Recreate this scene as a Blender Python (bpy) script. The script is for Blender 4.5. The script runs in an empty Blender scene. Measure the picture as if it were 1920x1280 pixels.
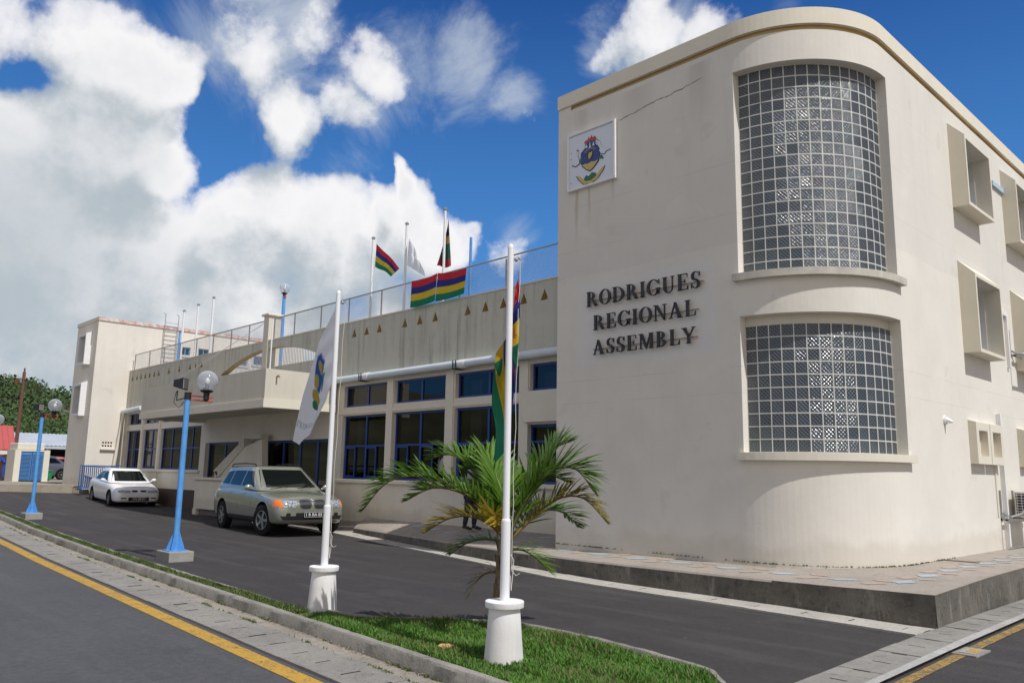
import bpy, bmesh, math, random
import numpy as np
from mathutils import Vector, Matrix
from mathutils.bvhtree import BVHTree
R=math.radians
random.seed(7)
sc=bpy.context.scene
COL=sc.collection
# ---------------------------------------------------------------- camera
EYE=1.6; FPX=1515.6
YAW,PITCH,ROLL=R(46.024),R(9.376),R(.963)
_f=Vector((-math.sin(YAW)*math.cos(PITCH),math.cos(YAW)*math.cos(PITCH),math.sin(PITCH)))
_r=Vector((math.cos(YAW),math.sin(YAW),0)); _u=_r.cross(_f)
CR=_r*math.cos(ROLL)+_u*math.sin(ROLL); CU=-_r*math.sin(ROLL)+_u*math.cos(ROLL); CF=_f
cam=bpy.data.cameras.new('camera'); co=bpy.data.objects.new('camera',cam); COL.objects.link(co)
co.matrix_world=Matrix(((CR.x,CU.x,-CF.x,0),(CR.y,CU.y,-CF.y,0),(CR.z,CU.z,-CF.z,EYE),(0,0,0,1)))
cam.sensor_width=36; cam.lens=36*FPX/1920; cam.clip_end=3000; cam.clip_start=.05
sc.camera=co
CAM=Vector((0,0,EYE))
def ray(px,py): return CR*((px-960)/FPX)-CU*((py-640)/FPX)+CF
def atY(px,py,Y): d=ray(px,py); return CAM+d*(Y/d.y)
def atX(px,py,X): d=ray(px,py); return CAM+d*(X/d.x)
_gx=[(-400,.62),(-41,.62),(-39,.6),(-36,.42),(-32,.22),(-26,.13),(-22,.05),(-16,0),(400,0)]
def gz(x):
    for (a,za),(b,zb) in zip(_gx,_gx[1:]):
        if x<=b: return za+(zb-za)*max(0,(x-a)/(b-a))
    return 0.
def atG(px,py,dz=0.):
    d=ray(px,py); z=dz
    for i in range(60):
        if d.z>=-1e-4: break
        P=CAM+d*((z-EYE)/d.z); z=.5*z+.5*(gz(P.x)+dz)
    return P
# ---------------------------------------------------------------- light
SUN_EL,SUN_AZ=R(54.5),R(.4)     # azimuth from +X towards +Y
sd=Vector((math.cos(SUN_EL)*math.cos(SUN_AZ),math.cos(SUN_EL)*math.sin(SUN_AZ),math.sin(SUN_EL)))
sl=bpy.data.lights.new('sun','SUN'); sl.energy=5.0; sl.angle=R(.5); sl.color=(1,.975,.935)
so=bpy.data.objects.new('sun',sl); COL.objects.link(so); so.rotation_euler=sd.to_track_quat('Z','Y').to_euler()
sc.view_settings.view_transform='Standard'; sc.view_settings.look='None'; sc.view_settings.gamma=1
sc.view_settings.exposure=-.40
w=bpy.data.worlds.new('World'); sc.world=w; w.use_nodes=True
def NT(nt):
    class N: pass
    n=N(); n.nt=nt
    def new(t,**k):
        o=nt.nodes.new(t)
        for a,b in k.items():
            if a=='ins':
                for i,v in b.items():
                    if isinstance(v,bpy.types.NodeSocket): nt.links.new(v,o.inputs[i])
                    else: o.inputs[i].default_value=v
            else: setattr(o,a,b)
        return o
    n.new=new
    def math_(op,a,b=0.,c=None,clamp=False):
        o=new('ShaderNodeMath',operation=op,use_clamp=clamp,ins={0:a,1:b})
        if c is not None:
            if isinstance(c,bpy.types.NodeSocket): nt.links.new(c,o.inputs[2])
            else: o.inputs[2].default_value=c
        return o.outputs[0]
    n.m=math_
    def mr(v,a,b,c=0.,d=1.,smooth=True):
        return new('ShaderNodeMapRange',interpolation_type='SMOOTHSTEP' if smooth else 'LINEAR',ins={0:v,1:a,2:b,3:c,4:d}).outputs[0]
    n.mr=mr
    def vm(op,a,b=(0,0,0)): return new('ShaderNodeVectorMath',operation=op,ins={0:a,1:b})
    n.vm=vm
    def mix(f,a,b,bt='MIX'):
        o=new('ShaderNodeMix',data_type='RGBA',blend_type=bt,ins={0:f})
        for i,v in ((6,a),(7,b)):
            if isinstance(v,bpy.types.NodeSocket): nt.links.new(v,o.inputs[i])
            else: o.inputs[i].default_value=tuple(v)+((1,) if len(v)==3 else ())
        return o.outputs[2]
    n.mix=mix
    def noise(vec,scale,detail=4,rough=.55,out=0,dist=0.):
        return new('ShaderNodeTexNoise',ins={'Vector':vec,'Scale':scale,'Detail':detail,'Roughness':rough,'Distortion':dist}).outputs[out]
    n.noise=noise
    return n
# clouds: a density field over view directions, thresholded, shaded by a second sample towards the sun
CL=[ # px,py,radius px,weight
 (60,110,95,.60),(215,150,150,.95),(120,300,200,1.1),(270,300,130,1.0),(30,420,230,1.15),(250,470,190,1.0),(120,590,210,1.0),(420,560,150,.95),(640,600,120,.62),
 (330,600,180,.85),(70,690,150,.7),(520,640,170,.75),(430,70,120,.56),(600,110,110,.62),(480,120,120,.66),(700,150,100,.52),
 (530,220,95,.84),(640,230,90,.70),(720,190,75,.74),(470,370,110,.95),(560,420,130,.95),(430,460,150,1.0),
 (690,440,125,1.05),(790,440,120,1.05),(748,365,60,.95),(742,332,34,.9),(850,450,85,.95),(600,480,150,.95),(700,540,130,.72),(560,570,140,.8),(960,460,70,.45),(650,330,60,.58),
 (1215,55,105,.70),(1150,75,70,.62),(1330,20,80,.66),(1250,95,60,.6),(200,30,90,.64),(960,180,60,.36),(-150,300,260,1.1),(-260,600,300,1.0),(-100,60,220,.8)]
gt=bpy.data.node_groups.new('cloud_density','ShaderNodeTree')
gt.interface.new_socket('V',in_out='INPUT',socket_type='NodeSocketVector')
gt.interface.new_socket('D',in_out='OUTPUT',socket_type='NodeSocketFloat')
g=NT(gt); gi=gt.nodes.new('NodeGroupInput'); go=gt.nodes.new('NodeGroupOutput')
vin=gi.outputs[0]
wn=g.new('ShaderNodeTexNoise',ins={'Vector':vin,'Scale':5.,'Detail':5.}).outputs[1]
wv=g.vm('MULTIPLY',g.vm('SUBTRACT',wn,(.5,.5,.5)).outputs[0],(.17,.17,.13)).outputs[0]
wp=g.vm('ADD',vin,wv).outputs[0]
acc=None
for (x,y,r_,wt) in CL:
    c=ray(x,y).normalized()
    d=g.new('ShaderNodeVectorMath',operation='DISTANCE',ins={0:wp,1:tuple(c)}).outputs['Value']
    rr=r_/FPX
    v=g.mr(d,rr*1.25,rr*.15,0.,wt)
    acc=v if acc is None else g.new('ShaderNodeMath',operation='SMOOTH_MAX',ins={0:acc,1:v,2:.12}).outputs[0]
for (x,y,r_,wt) in ((405,265,90,.70),(600,310,60,.35),(680,322,58,.45),(365,175,50,.6),(75,155,48,.45),(330,90,60,.4),(620,560,60,.35),(960,330,110,.6)):
    d=g.new('ShaderNodeVectorMath',operation='DISTANCE',ins={0:wp,1:tuple(ray(x,y).normalized())}).outputs['Value']
    acc=g.m('SUBTRACT',acc,g.mr(d,r_/FPX*1.2,r_/FPX*.1,0.,wt))
# clouds on the unseen rest of the sky, thickened to add fill light
bn=g.mr(g.noise(vin,1.6,2),.38,.56,0.,1.25)
away=g.mr(g.new('ShaderNodeVectorMath',operation='DOT_PRODUCT',ins={0:vin,1:tuple(CF)}).outputs['Value'],.72,.45,0.,1.)
acc=g.m('MAXIMUM',acc,g.m('MULTIPLY',bn,away))
n1=g.noise(vin,8.,10,.62); n2=g.noise(vin,26.,6,.62)
dd=g.m('ADD',acc,g.m('MULTIPLY',g.m('SUBTRACT',n1,.5),1.15))
dd=g.m('ADD',dd,g.m('MULTIPLY',g.m('SUBTRACT',n2,.5),.42))
gt.links.new(dd,go.inputs[0])
n=NT(w.node_tree); nt=w.node_tree
for o in list(nt.nodes): nt.nodes.remove(o)
out=n.new('ShaderNodeOutputWorld')
sky=n.new('ShaderNodeTexSky',sky_type='NISHITA',sun_disc=False,sun_elevation=SUN_EL,sun_rotation=R(90)-SUN_AZ,air_density=1.15,dust_density=.35,ozone_density=2.6,altitude=10)
tc=n.new('ShaderNodeTexCoord'); V=tc.outputs['Generated']
def dens(vec):
    q=nt.nodes.new('ShaderNodeGroup'); q.node_tree=gt; nt.links.new(vec,q.inputs[0]); return q.outputs[0]
D0=dens(V)
Ld=(sd-CF*sd.dot(CF)).normalized()*.06
D1=dens(n.vm('ADD',V,tuple(Ld)).outputs[0])
alpha=n.mr(D0,.34,.56)
lit=n.mr(n.m('SUBTRACT',D0,D1),-.30,.42)
thick=n.mr(D0,.75,1.35)
low=n.mr(n.new('ShaderNodeSeparateXYZ',ins={0:V}).outputs[2],.05,.38,1.,0.)
# the bases towards the west (left) are in the clouds' own shade
west=n.mr(n.new('ShaderNodeVectorMath',operation='DISTANCE',ins={0:V,1:tuple(ray(-40,520).normalized())}).outputs['Value'],.26,.05,0.,.55)
lit2=n.m('MULTIPLY',lit,n.m('SUBTRACT',1.,n.m('MULTIPLY',thick,.35)))
lit2=n.m('MULTIPLY',lit2,n.m('SUBTRACT',1.,west),clamp=True)
ccol=n.mix(lit2,(7.9,8.9,9.6),(15.9,15.7,15.8))
# bright warm clouds added to the unseen sky to fill the shaded walls
back=n.mr(n.new('ShaderNodeVectorMath',operation='DOT_PRODUCT',ins={0:V,1:tuple(CF)}).outputs['Value'],.55,.15,0.,1.)
ccol=n.mix(back,ccol,(12.6,11.5,10.1))
sk=n.mix(1.,sky.outputs[0],(.14,.56,1.40),'MULTIPLY')
hz=n.mr(n.new('ShaderNodeSeparateXYZ',ins={0:V}).outputs[2],-.02,.60,.95,0.,False)
sk=n.mix(hz,sk,(2.1,6.4,13.2))
al=n.m('MULTIPLY',alpha,n.mr(D0,.34,.80,.55,.98))
# thin veils drawn out between the heaps
wacc=None
for (x,y,r_,wt) in ((400,60,190,.8),(560,70,190,.9),(720,90,170,.8),(860,110,120,.7),(960,170,70,.6),(700,190,110,.7),(1180,60,110,.8),(1280,60,110,.9),(1130,90,70,.7),(620,330,110,.7),(180,30,150,.8),(960,440,90,.7),(620,590,160,.8),(1480,20,60,.5)):
    d=n.new('ShaderNodeVectorMath',operation='DISTANCE',ins={0:V,1:tuple(ray(x,y).normalized())}).outputs['Value']
    v=n.mr(d,r_/FPX*1.25,0.,0.,wt); wacc=v if wacc is None else n.m('MAXIMUM',wacc,v)
wz=n.noise(V,6.,9,.62,dist=.9)
wa=n.mr(n.m('ADD',wacc,n.m('MULTIPLY',n.m('SUBTRACT',wz,.5),2.2)),.30,1.15,0.,.72)
sk=n.mix(wa,sk,(10.2,11.2,12.2))
fin=n.mix(al,sk,ccol)
bg=n.new('ShaderNodeBackground',ins={0:fin,1:.079})
nt.links.new(bg.outputs[0],out.inputs[0])
# ---------------------------------------------------------------- materials
MATS={}
def mat(name,col,rough=.7,col2=None,nscale=3.,nstr=.35,bump=0.,bscale=40.,metal=0.,coords='pos',spec=.5,stretch=(1,1,1),coat=0.,fine=0.,emit=None,trans=0.,alpha=1.):
    m=bpy.data.materials.new(name); m.use_nodes=True; nt=m.node_tree; k=NT(nt)
    b=nt.nodes['Principled BSDF']
    if coords=='pos': P=k.new('ShaderNodeNewGeometry').outputs['Position']
    else: P=k.new('ShaderNodeTexCoord').outputs['Object']
    if stretch!=(1,1,1): P=k.vm('MULTIPLY',P,stretch).outputs[0]
    if col2 is not None:
        nz=k.noise(P,nscale,6,.6); f=k.mr(nz,.5-nstr,.5+nstr)
        c=k.mix(f,col,col2)
    else:
        c=k.mix(0.,col,col)
    if fine>0:
        fz=k.noise(P,bscale*2.2,3,.7); c=k.mix(k.mr(fz,.35,.65,0.,fine),c,tuple(x*.45 for x in col))
    nt.links.new(c,b.inputs['Base Color'])
    b.inputs['Roughness'].default_value=rough; b.inputs['Metallic'].default_value=metal
    b.inputs['Specular IOR Level'].default_value=spec
    if coat: b.inputs['Coat Weight'].default_value=coat; b.inputs['Coat Roughness'].default_value=.04
    if trans: b.inputs['Transmission Weight'].default_value=trans
    if bump:
        bn=k.noise(P,bscale,6,.65)
        bp=k.new('ShaderNodeBump',ins={'Strength':bump,'Distance':.02,'Height':bn}); nt.links.new(bp.outputs[0],b.inputs['Normal'])
    m['_c']=1
    MATS[name]=m; return m
def wall_mat(name,col,grime,gcol,zlo=None,band=None,streak=.5,joints=(),patch=None,runs=()):
    """painted render with streaks of dirt running down; a greyer older coat above band[0]"""
    m=bpy.data.materials.new(name); m.use_nodes=True; nt=m.node_tree; k=NT(nt); b=nt.nodes['Principled BSDF']
    P=k.new('ShaderNodeNewGeometry').outputs['Position']
    z=k.new('ShaderNodeSeparateXYZ',ins={0:P}).outputs[2]
    c=k.mix(k.mr(k.noise(P,.9,5,.6),.3,.7),col,tuple(x*.93 for x in col))
    S=k.vm('MULTIPLY',P,(4.5,4.5,.33)).outputs[0]
    st=k.noise(S,1.,6,.65)
    S2=k.vm('MULTIPLY',P,(16,16,.8)).outputs[0]
    st2=k.noise(S2,1.,4,.6)
    f=k.m('MULTIPLY',k.mr(st,.46,.74),k.mr(st2,.3,.7,.35,1.))
    if band:
        f=k.m('MULTIPLY',f,k.mr(z,band[0],band[1],.25,1.))
    f=k.m('MULTIPLY',f,grime,clamp=True)
    c=k.mix(f,c,gcol)
    if band:
        wob=k.m('ADD',z,k.m('MULTIPLY',k.noise(P,.5,2),.25))
        edge=k.mr(wob,band[0],band[0]+.04,0.,.8)
        c=k.mix(k.m('MULTIPLY',edge,.55),c,band[2])
    if patch:
        s3=k.new('ShaderNodeSeparateXYZ',ins={0:P}); wb=k.m('MULTIPLY',k.m('SUBTRACT',k.noise(P,3.,3),.5),.12)
        px_=k.m('ADD',s3.outputs[0],wb); pz_=k.m('ADD',s3.outputs[2],wb)
        f1=k.m('MULTIPLY',k.mr(px_,patch[0],patch[0]+.12),k.mr(px_,patch[1],patch[1]-.12)); f2=k.m('MULTIPLY',k.mr(pz_,patch[2],patch[2]+.12),k.mr(pz_,patch[3],patch[3]-.12))
        c=k.mix(k.m('MULTIPLY',k.m('MULTIPLY',f1,f2),.55),c,patch[4])
    for (rx_,rz_,rw_,rl_,rc_,rf_) in runs:
        s4=k.new('ShaderNodeSeparateXYZ',ins={0:P}); wv_=k.m('MULTIPLY',k.m('SUBTRACT',k.noise(k.vm('MULTIPLY',P,(6,6,1.5)).outputs[0],1.,4),.5),.10)
        dx_=k.m('ABSOLUTE',k.m('SUBTRACT',k.m('ADD',s4.outputs[0],wv_),rx_)); f3=k.m('MULTIPLY',k.mr(dx_,rw_,0.),k.m('MULTIPLY',k.mr(z,rz_-rl_,rz_),k.mr(z,rz_+.03,rz_)))
        c=k.mix(k.m('MULTIPLY',f3,rf_),c,rc_)
    for jz in joints:
        zj=k.m('ADD',z,k.m('MULTIPLY',k.m('SUBTRACT',k.noise(P,1.2,3),.5),.03))
        dj=k.m('ABSOLUTE',k.m('SUBTRACT',zj,jz)); gap_=k.mr(k.noise(P,1.1,3),.40,.55)
        c=k.mix(k.m('MULTIPLY',k.m('MULTIPLY',k.mr(dj,.010,.003),gap_),.30),c,gcol)
    # old repairs and damp blotches
    v=k.noise(P,1.3,3,.5,dist=.6); c=k.mix(k.mr(v,.60,.66,0.,.14),c,tuple(min(1,x*1.12) for x in col)); c=k.mix(k.mr(v,.36,.30,0.,.16),c,gcol)
    # mottling
    c=k.mix(k.mr(k.noise(P,6.,6,.7),.5,.8,0.,.22*grime+.05),c,gcol)
    # splash dirt near the ground
    if zlo is not None:
        zz=k.m('ADD',z,k.m('MULTIPLY',k.noise(P,2.5,5),-.5))
        c=k.mix(k.mr(zz,zlo-.1,zlo+.16,.20,0.),c,(.30,.24,.15))
    nt.links.new(c,b.inputs['Base Color']); b.inputs['Roughness'].default_value=.85; b.inputs['Specular IOR Level'].default_value=.25
    bn=k.m('ADD',k.m('MULTIPLY',k.noise(P,55.,4,.6),.35),k.noise(P,2.2,4))
    bp=k.new('ShaderNodeBump',ins={'Strength':.25,'Distance':.02,'Height':bn}); nt.links.new(bp.outputs[0],b.inputs['Normal'])
    MATS[name]=m; return m
M_block=wall_mat('block_render',(.74,.71,.645),.30,(.44,.415,.34),zlo=.42,band=(5.35,7.5,(.61,.60,.565)),joints=(2.9,3.3,5.75,7.62,6.6),patch=(-9.75,-6.7,3.5,5.15,(.70,.70,.69)),runs=((-9.72,6.92,.07,1.3,(.42,.27,.14),.55),(-9.42,6.92,.05,1.0,(.42,.28,.16),.5),(-8.85,6.92,.06,.6,(.40,.33,.24),.4),(-7.0,8.5,.35,1.4,(.33,.33,.30),.35),(-8.3,8.5,.5,.9,(.36,.35,.31),.3),(-9.6,8.5,.25,1.1,(.36,.35,.31),.3)))
M_wing=wall_mat('wing_render',(.71,.665,.57),.25,(.42,.39,.30),zlo=.38)
M_parapet=wall_mat('parapet_render',(.56,.55,.47),1.0,(.27,.27,.235))
M_tower=wall_mat('tower_render',(.74,.695,.62),.2,(.40,.38,.32),zlo=.9)
M_canopy=wall_mat('canopy_render',(.64,.60,.51),.45,(.36,.34,.28))
M_ochre=mat('ochre_bounce',(.56,.43,.23),.85,(.48,.36,.18),3)  # ochre paints in light bounced inside niches, groove and arch underside
M_cream=mat('cream_paint',(.72,.675,.57),.8,(.66,.62,.52),2.5,bump=.1)
M_sill=mat('weathered_sill',(.62,.58,.49),.85,(.40,.39,.36),6,bump=.2)
M_white=mat('white_paint',(.80,.80,.80),.45,(.74,.75,.76),5,.3,bump=.04,bscale=12)
M_whitemetal=mat('white_enamel',(.80,.81,.83),.3,(.75,.76,.79),2)
M_blue=mat('blue_frame_paint',(.014,.055,.27),.4,(.011,.042,.21),4)
M_lblue=mat('light_blue_paint',(.10,.35,.76),.42,(.085,.28,.62),7,.22,bump=.05,bscale=20)
M_lblue2=mat('faded_blue_paint',(.11,.33,.60),.5,(.10,.27,.50),6)
M_pipe=mat('grey_white_pvc',(.66,.72,.78),.4,(.56,.62,.68),2.5)
M_black=mat('black_plastic',(.012,.012,.014),.45)
M_letter=mat('dark_letter_metal',(.018,.017,.019),.45,(.035,.033,.033),5)
M_rust=mat('rusty_bar',(.30,.20,.11),.7,(.20,.14,.09),20)
M_red=mat('red_bracket_paint',(.62,.07,.03),.45)
M_galv=mat('galvanised_steel',(.40,.41,.42),.45,(.28,.28,.29),8,metal=.5)
M_concrete=mat('concrete',(.40,.385,.35),.9,(.29,.28,.25),3.,.25,bump=.35,bscale=30,fine=.35)
M_dark=mat('dark_void',(.012,.012,.012),.9)
M_interior=mat('interior_wall',(.20,.15,.11),.9,(.12,.09,.07),1.)
M_curtain=mat('pale_curtain',(.55,.55,.52),.9,(.4,.4,.38),6)
M_chrome=mat('chrome',(.75,.76,.78),.15,metal=1.)
M_rubber=mat('rubber',(.010,.010,.011),.9,(.018,.018,.018),30,spec=.2)
M_skin=mat('dark_skin',(.09,.045,.028),.6)
M_hair=mat('black_hair',(.01,.009,.009),.8)
def glass_mat(name,tint,ior=1.5,refl=1.):
    m=bpy.data.materials.new(name); m.use_nodes=True; nt=m.node_tree; k=NT(nt)
    nt.nodes.remove(nt.nodes['Principled BSDF']); o=nt.nodes['Material Output']
    P=k.new('ShaderNodeNewGeometry').outputs['Position']
    bp=k.new('ShaderNodeBump',ins={'Strength':.03,'Distance':.02,'Height':k.noise(P,1.3,2)})
    fr=k.new('ShaderNodeFresnel',ins={0:ior}); nt.links.new(bp.outputs[0],fr.inputs['Normal'])
    t=k.new('ShaderNodeBsdfTransparent',ins={0:tuple(tint)+(1,)})
    gl=k.new('ShaderNodeBsdfGlossy',ins={'Roughness':.02,'Color':(refl,refl,refl,1)}); nt.links.new(bp.outputs[0],gl.inputs['Normal'])
    mx=k.new('ShaderNodeMixShader'); nt.links.new(fr.outputs[0],mx.inputs[0]); nt.links.new(t.outputs[0],mx.inputs[1]); nt.links.new(gl.outputs[0],mx.inputs[2])
    nt.links.new(mx.outputs[0],o.inputs[0]); MATS[name]=m; return m
M_glass=glass_mat('window_glass',(.22,.23,.23))
M_carglass=mat('car_glass',(.004,.007,.007),.03,spec=.28)
def globe_mat():
    m=bpy.data.materials.new('globe_acrylic'); m.use_nodes=True; nt=m.node_tree; k=NT(nt); b=nt.nodes['Principled BSDF']; o=nt.nodes['Material Output']
    b.inputs['Base Color'].default_value=(.62,.66,.72,1); b.inputs['Roughness'].default_value=.08
    t=k.new('ShaderNodeBsdfTransparent',ins={0:(.95,.96,.98,1)}); lw=k.new('ShaderNodeLayerWeight',ins={0:.35}).outputs[1]
    f=k.mr(lw,.0,1.,.26,.75); mx=k.new('ShaderNodeMixShader',ins={0:f}); nt.links.new(t.outputs[0],mx.inputs[1]); nt.links.new(b.outputs[0],mx.inputs[2])
    nt.links.new(mx.outputs[0],o.inputs[0]); return m
def block_glass():
    m=bpy.data.materials.new('glass_block'); m.use_nodes=True; nt=m.node_tree; k=NT(nt); b=nt.nodes['Principled BSDF']
    uv=k.new('ShaderNodeTexCoord').outputs['UV']
    fr=k.vm('FRACTION',uv).outputs[0]; fl=k.vm('FLOOR',uv).outputs[0]
    s=k.new('ShaderNodeSeparateXYZ',ins={0:fr})
    a=k.m('ADD',s.outputs[0],s.outputs[1]); c=k.m('SUBTRACT',s.outputs[0],s.outputs[1])
    w1=k.m('SINE',k.m('MULTIPLY',a,2*math.pi*3.)); w2=k.m('SINE',k.m('MULTIPLY',c,2*math.pi*3.))
    h=k.m('ADD',w1,w2)
    rnd=k.new('ShaderNodeTexWhiteNoise',noise_dimensions='3D',ins={0:fl}).outputs[0]
    # plain margin round each pressed pattern
    ed=k.m('MULTIPLY',k.mr(s.outputs[0],.03,.12),k.mr(s.outputs[0],.97,.88)); ed=k.m('MULTIPLY',ed,k.m('MULTIPLY',k.mr(s.outputs[1],.03,.12),k.mr(s.outputs[1],.97,.88)))
    h=k.m('MULTIPLY',h,k.m('MULTIPLY',ed,k.m('ADD',.75,k.m('MULTIPLY',rnd,.45))))
    col=k.mix(rnd,(.036,.050,.062),(.060,.080,.098))
    sp=k.mr(h,.75,1.8,0.,.55)
    col=k.mix(sp,col,(.11,.15,.18))
    nz=k.noise(uv,.8,3); col=k.mix(k.mr(nz,.5,.8,0.,.35),col,(.13,.16,.18))
    nt.links.new(col,b.inputs['Base Color']); b.inputs['Roughness'].default_value=.12; b.inputs['Specular IOR Level'].default_value=1.
    bp=k.new('ShaderNodeBump',ins={'Strength':1.,'Distance':.0035,'Height':h}); nt.links.new(bp.outputs[0],b.inputs['Normal'])
    return m
M_gblock=block_glass()
M_mortar=mat('glass_block_mortar',(.66,.66,.65),.7,(.52,.52,.50),7,.3)
M_clear=globe_mat()
def asphalt(name,c1,c2,worn):
    m=bpy.data.materials.new(name); m.use_nodes=True; nt=m.node_tree; k=NT(nt); b=nt.nodes['Principled BSDF']
    P=k.new('ShaderNodeNewGeometry').outputs['Position']
    c=k.mix(k.mr(k.noise(P,.55,6,.6),.32,.68),c1,c2)
    PS=k.vm('MULTIPLY',P,(.25,2.2,1)).outputs[0]
    c=k.mix(k.mr(k.noise(PS,1.2,4,.6),.48,.72,0.,.7),c,worn); c=k.mix(k.mr(k.noise(P,.9,6,.7),.55,.70,0.,.45),c,worn)
    c=k.mix(k.mr(k.noise(P,70.,3,.8),.52,.7,0.,.55),c,(.16,.155,.15))
    c=k.mix(k.mr(k.noise(P,90.,3,.8),.52,.68,0.,.6),c,(.012,.012,.012))
    c=k.mix(k.mr(k.noise(P,14.,5,.75),.40,.66,0.,.38),c,tuple(x*1.55 for x in c2)); c=k.mix(k.mr(k.noise(P,2.3,5,.7),.52,.72,0.,.35),c,tuple(x*.62 for x in c1))
    v=k.new('ShaderNodeTexVoronoi',ins={'Vector':P,'Scale':1.7}).outputs[0]
    c=k.mix(k.mr(v,.028,.015,0.,.6),c,(.35,.34,.32))
    nt.links.new(c,b.inputs['Base Color']); b.inputs['Roughness'].default_value=.82; b.inputs['Specular IOR Level'].default_value=.35
    bp=k.new('ShaderNodeBump',ins={'Strength':.6,'Distance':.012,'Height':k.noise(P,85.,3,.75)}); nt.links.new(bp.outputs[0],b.inputs['Normal'])
    return m
M_road=asphalt('road_asphalt',(.068,.070,.074),(.082,.083,.086),(.10,.10,.102))
M_park=asphalt('car_park_asphalt',(.034,.031,.031),(.045,.041,.040),(.078,.072,.068))
def yellow(nm='yellow_line_paint',a_=.50,b_=.60):
    m=bpy.data.materials.new(nm); m.use_nodes=True; nt=m.node_tree; k=NT(nt); b=nt.nodes['Principled BSDF']
    P=k.new('ShaderNodeNewGeometry').outputs['Position']
    f=k.mr(k.m('ADD',k.m('MULTIPLY',k.noise(P,38.,6,.75),.7),k.m('MULTIPLY',k.noise(P,5.,5,.7),.3)),a_,b_); c=k.mix(f,(.50,.29,.035),(.10,.085,.06))
    c=k.mix(k.mr(k.noise(P,3.,4),.4,.7,0.,.4),c,(.30,.20,.06))
    nt.links.new(c,b.inputs['Base Color']); b.inputs['Roughness'].default_value=.8; return m
M_yellow=yellow()
M_yellow_worn=yellow('worn_yellow_line_paint',.42,.54)
def slabmat(name,c1,c2,dark):
    m=bpy.data.materials.new(name); m.use_nodes=True; nt=m.node_tree; k=NT(nt); b=nt.nodes['Principled BSDF']
    P=k.new('ShaderNodeNewGeometry').outputs['Position']
    c=k.mix(k.mr(k.noise(P,1.1,6,.65),.35,.65),c1,c2)
    c=k.mix(k.mr(k.noise(P,4.,7,.7),.54,.72,0.,.8),c,dark)
    c=k.mix(k.mr(k.noise(P,11.,6,.8),.50,.68,0.,.55),c,dark); c=k.mix(k.mr(k.noise(P,24.,5,.8),.52,.70,0.,.5),c,tuple(min(1,x*1.35) for x in c1))
    c=k.mix(k.mr(k.noise(P,60.,3,.8),.5,.72,0.,.5),c,tuple(x*.45 for x in c1))
    nt.links.new(c,b.inputs['Base Color']); b.inputs['Roughness'].default_value=.9; b.inputs['Specular IOR Level'].default_value=.25
    bp=k.new('ShaderNodeBump',ins={'Strength':.5,'Distance':.015,'Height':k.m('ADD',k.noise(P,45.,4,.7),k.noise(P,5.,4))}); nt.links.new(bp.outputs[0],b.inputs['Normal'])
    return m
M_slab=slabmat('slab_concrete',(.30,.285,.255),(.24,.23,.21),(.15,.14,.125))
M_kerb=slabmat('kerb_concrete',(.33,.31,.27),(.24,.225,.195),(.085,.08,.07))
M_pave=slabmat('paving_concrete',(.38,.33,.28),(.32,.29,.25),(.22,.20,.17))
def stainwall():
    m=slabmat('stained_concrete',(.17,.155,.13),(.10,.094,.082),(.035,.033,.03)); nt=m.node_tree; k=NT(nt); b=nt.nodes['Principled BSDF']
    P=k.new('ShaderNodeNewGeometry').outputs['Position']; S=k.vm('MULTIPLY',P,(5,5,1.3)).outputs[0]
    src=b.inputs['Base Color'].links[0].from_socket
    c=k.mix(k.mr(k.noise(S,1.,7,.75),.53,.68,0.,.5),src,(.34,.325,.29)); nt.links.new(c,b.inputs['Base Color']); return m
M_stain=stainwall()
M_soil=mat('dry_soil',(.40,.34,.25),.95,(.32,.27,.19),4,bump=.5,bscale=25)
M_grassground=mat('turf_base',(.035,.055,.015),.95,(.09,.08,.04),5,bump=.5,bscale=40)
def leafmat(name,c1,c2,scale=3.,rough=.5,tr=.25,coords='pos'):
    m=bpy.data.materials.new(name); m.use_nodes=True; nt=m.node_tree; k=NT(nt); b=nt.nodes['Principled BSDF']
    P=k.new('ShaderNodeNewGeometry').outputs['Position']
    c=k.mix(k.mr(k.noise(P,scale,4,.7),.32,.68),c1,c2)
    rn=k.new('ShaderNodeNewGeometry').outputs['Random Per Island']
    c=k.mix(k.m('MULTIPLY',rn,.55),c,tuple(x*1.9 for x in c2))
    nt.links.new(c,b.inputs['Base Color']); b.inputs['Roughness'].default_value=rough
    o=nt.nodes['Material Output']; t=k.new('ShaderNodeBsdfTranslucent'); nt.links.new(c,t.inputs[0])
    mx=k.new('ShaderNodeMixShader',ins={0:tr}); nt.links.new(b.outputs[0],mx.inputs[1]); nt.links.new(t.outputs[0],mx.inputs[2]); nt.links.new(mx.outputs[0],o.inputs[0])
    return m
M_grass=leafmat('grass_blades',(.050,.145,.014),(.095,.21,.026),1.5,.6,.35)
M_grassdry=leafmat('dry_grass_blades',(.075,.10,.025),(.12,.12,.04),2.,.7,.3)
M_palm=leafmat('palm_leaflets',(.055,.135,.014),(.11,.20,.025),2.5,.3,.3)
M_palmy=leafmat('yellowed_leaflets',(.15,.18,.02),(.32,.23,.025),4.,.4,.35)
M_bush=leafmat('hill_foliage',(.020,.046,.012),(.050,.088,.024),.08,.8,.1)
M_bush2=leafmat('hill_foliage_pale',(.04,.06,.02),(.07,.085,.03),.1,.8,.1)
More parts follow.
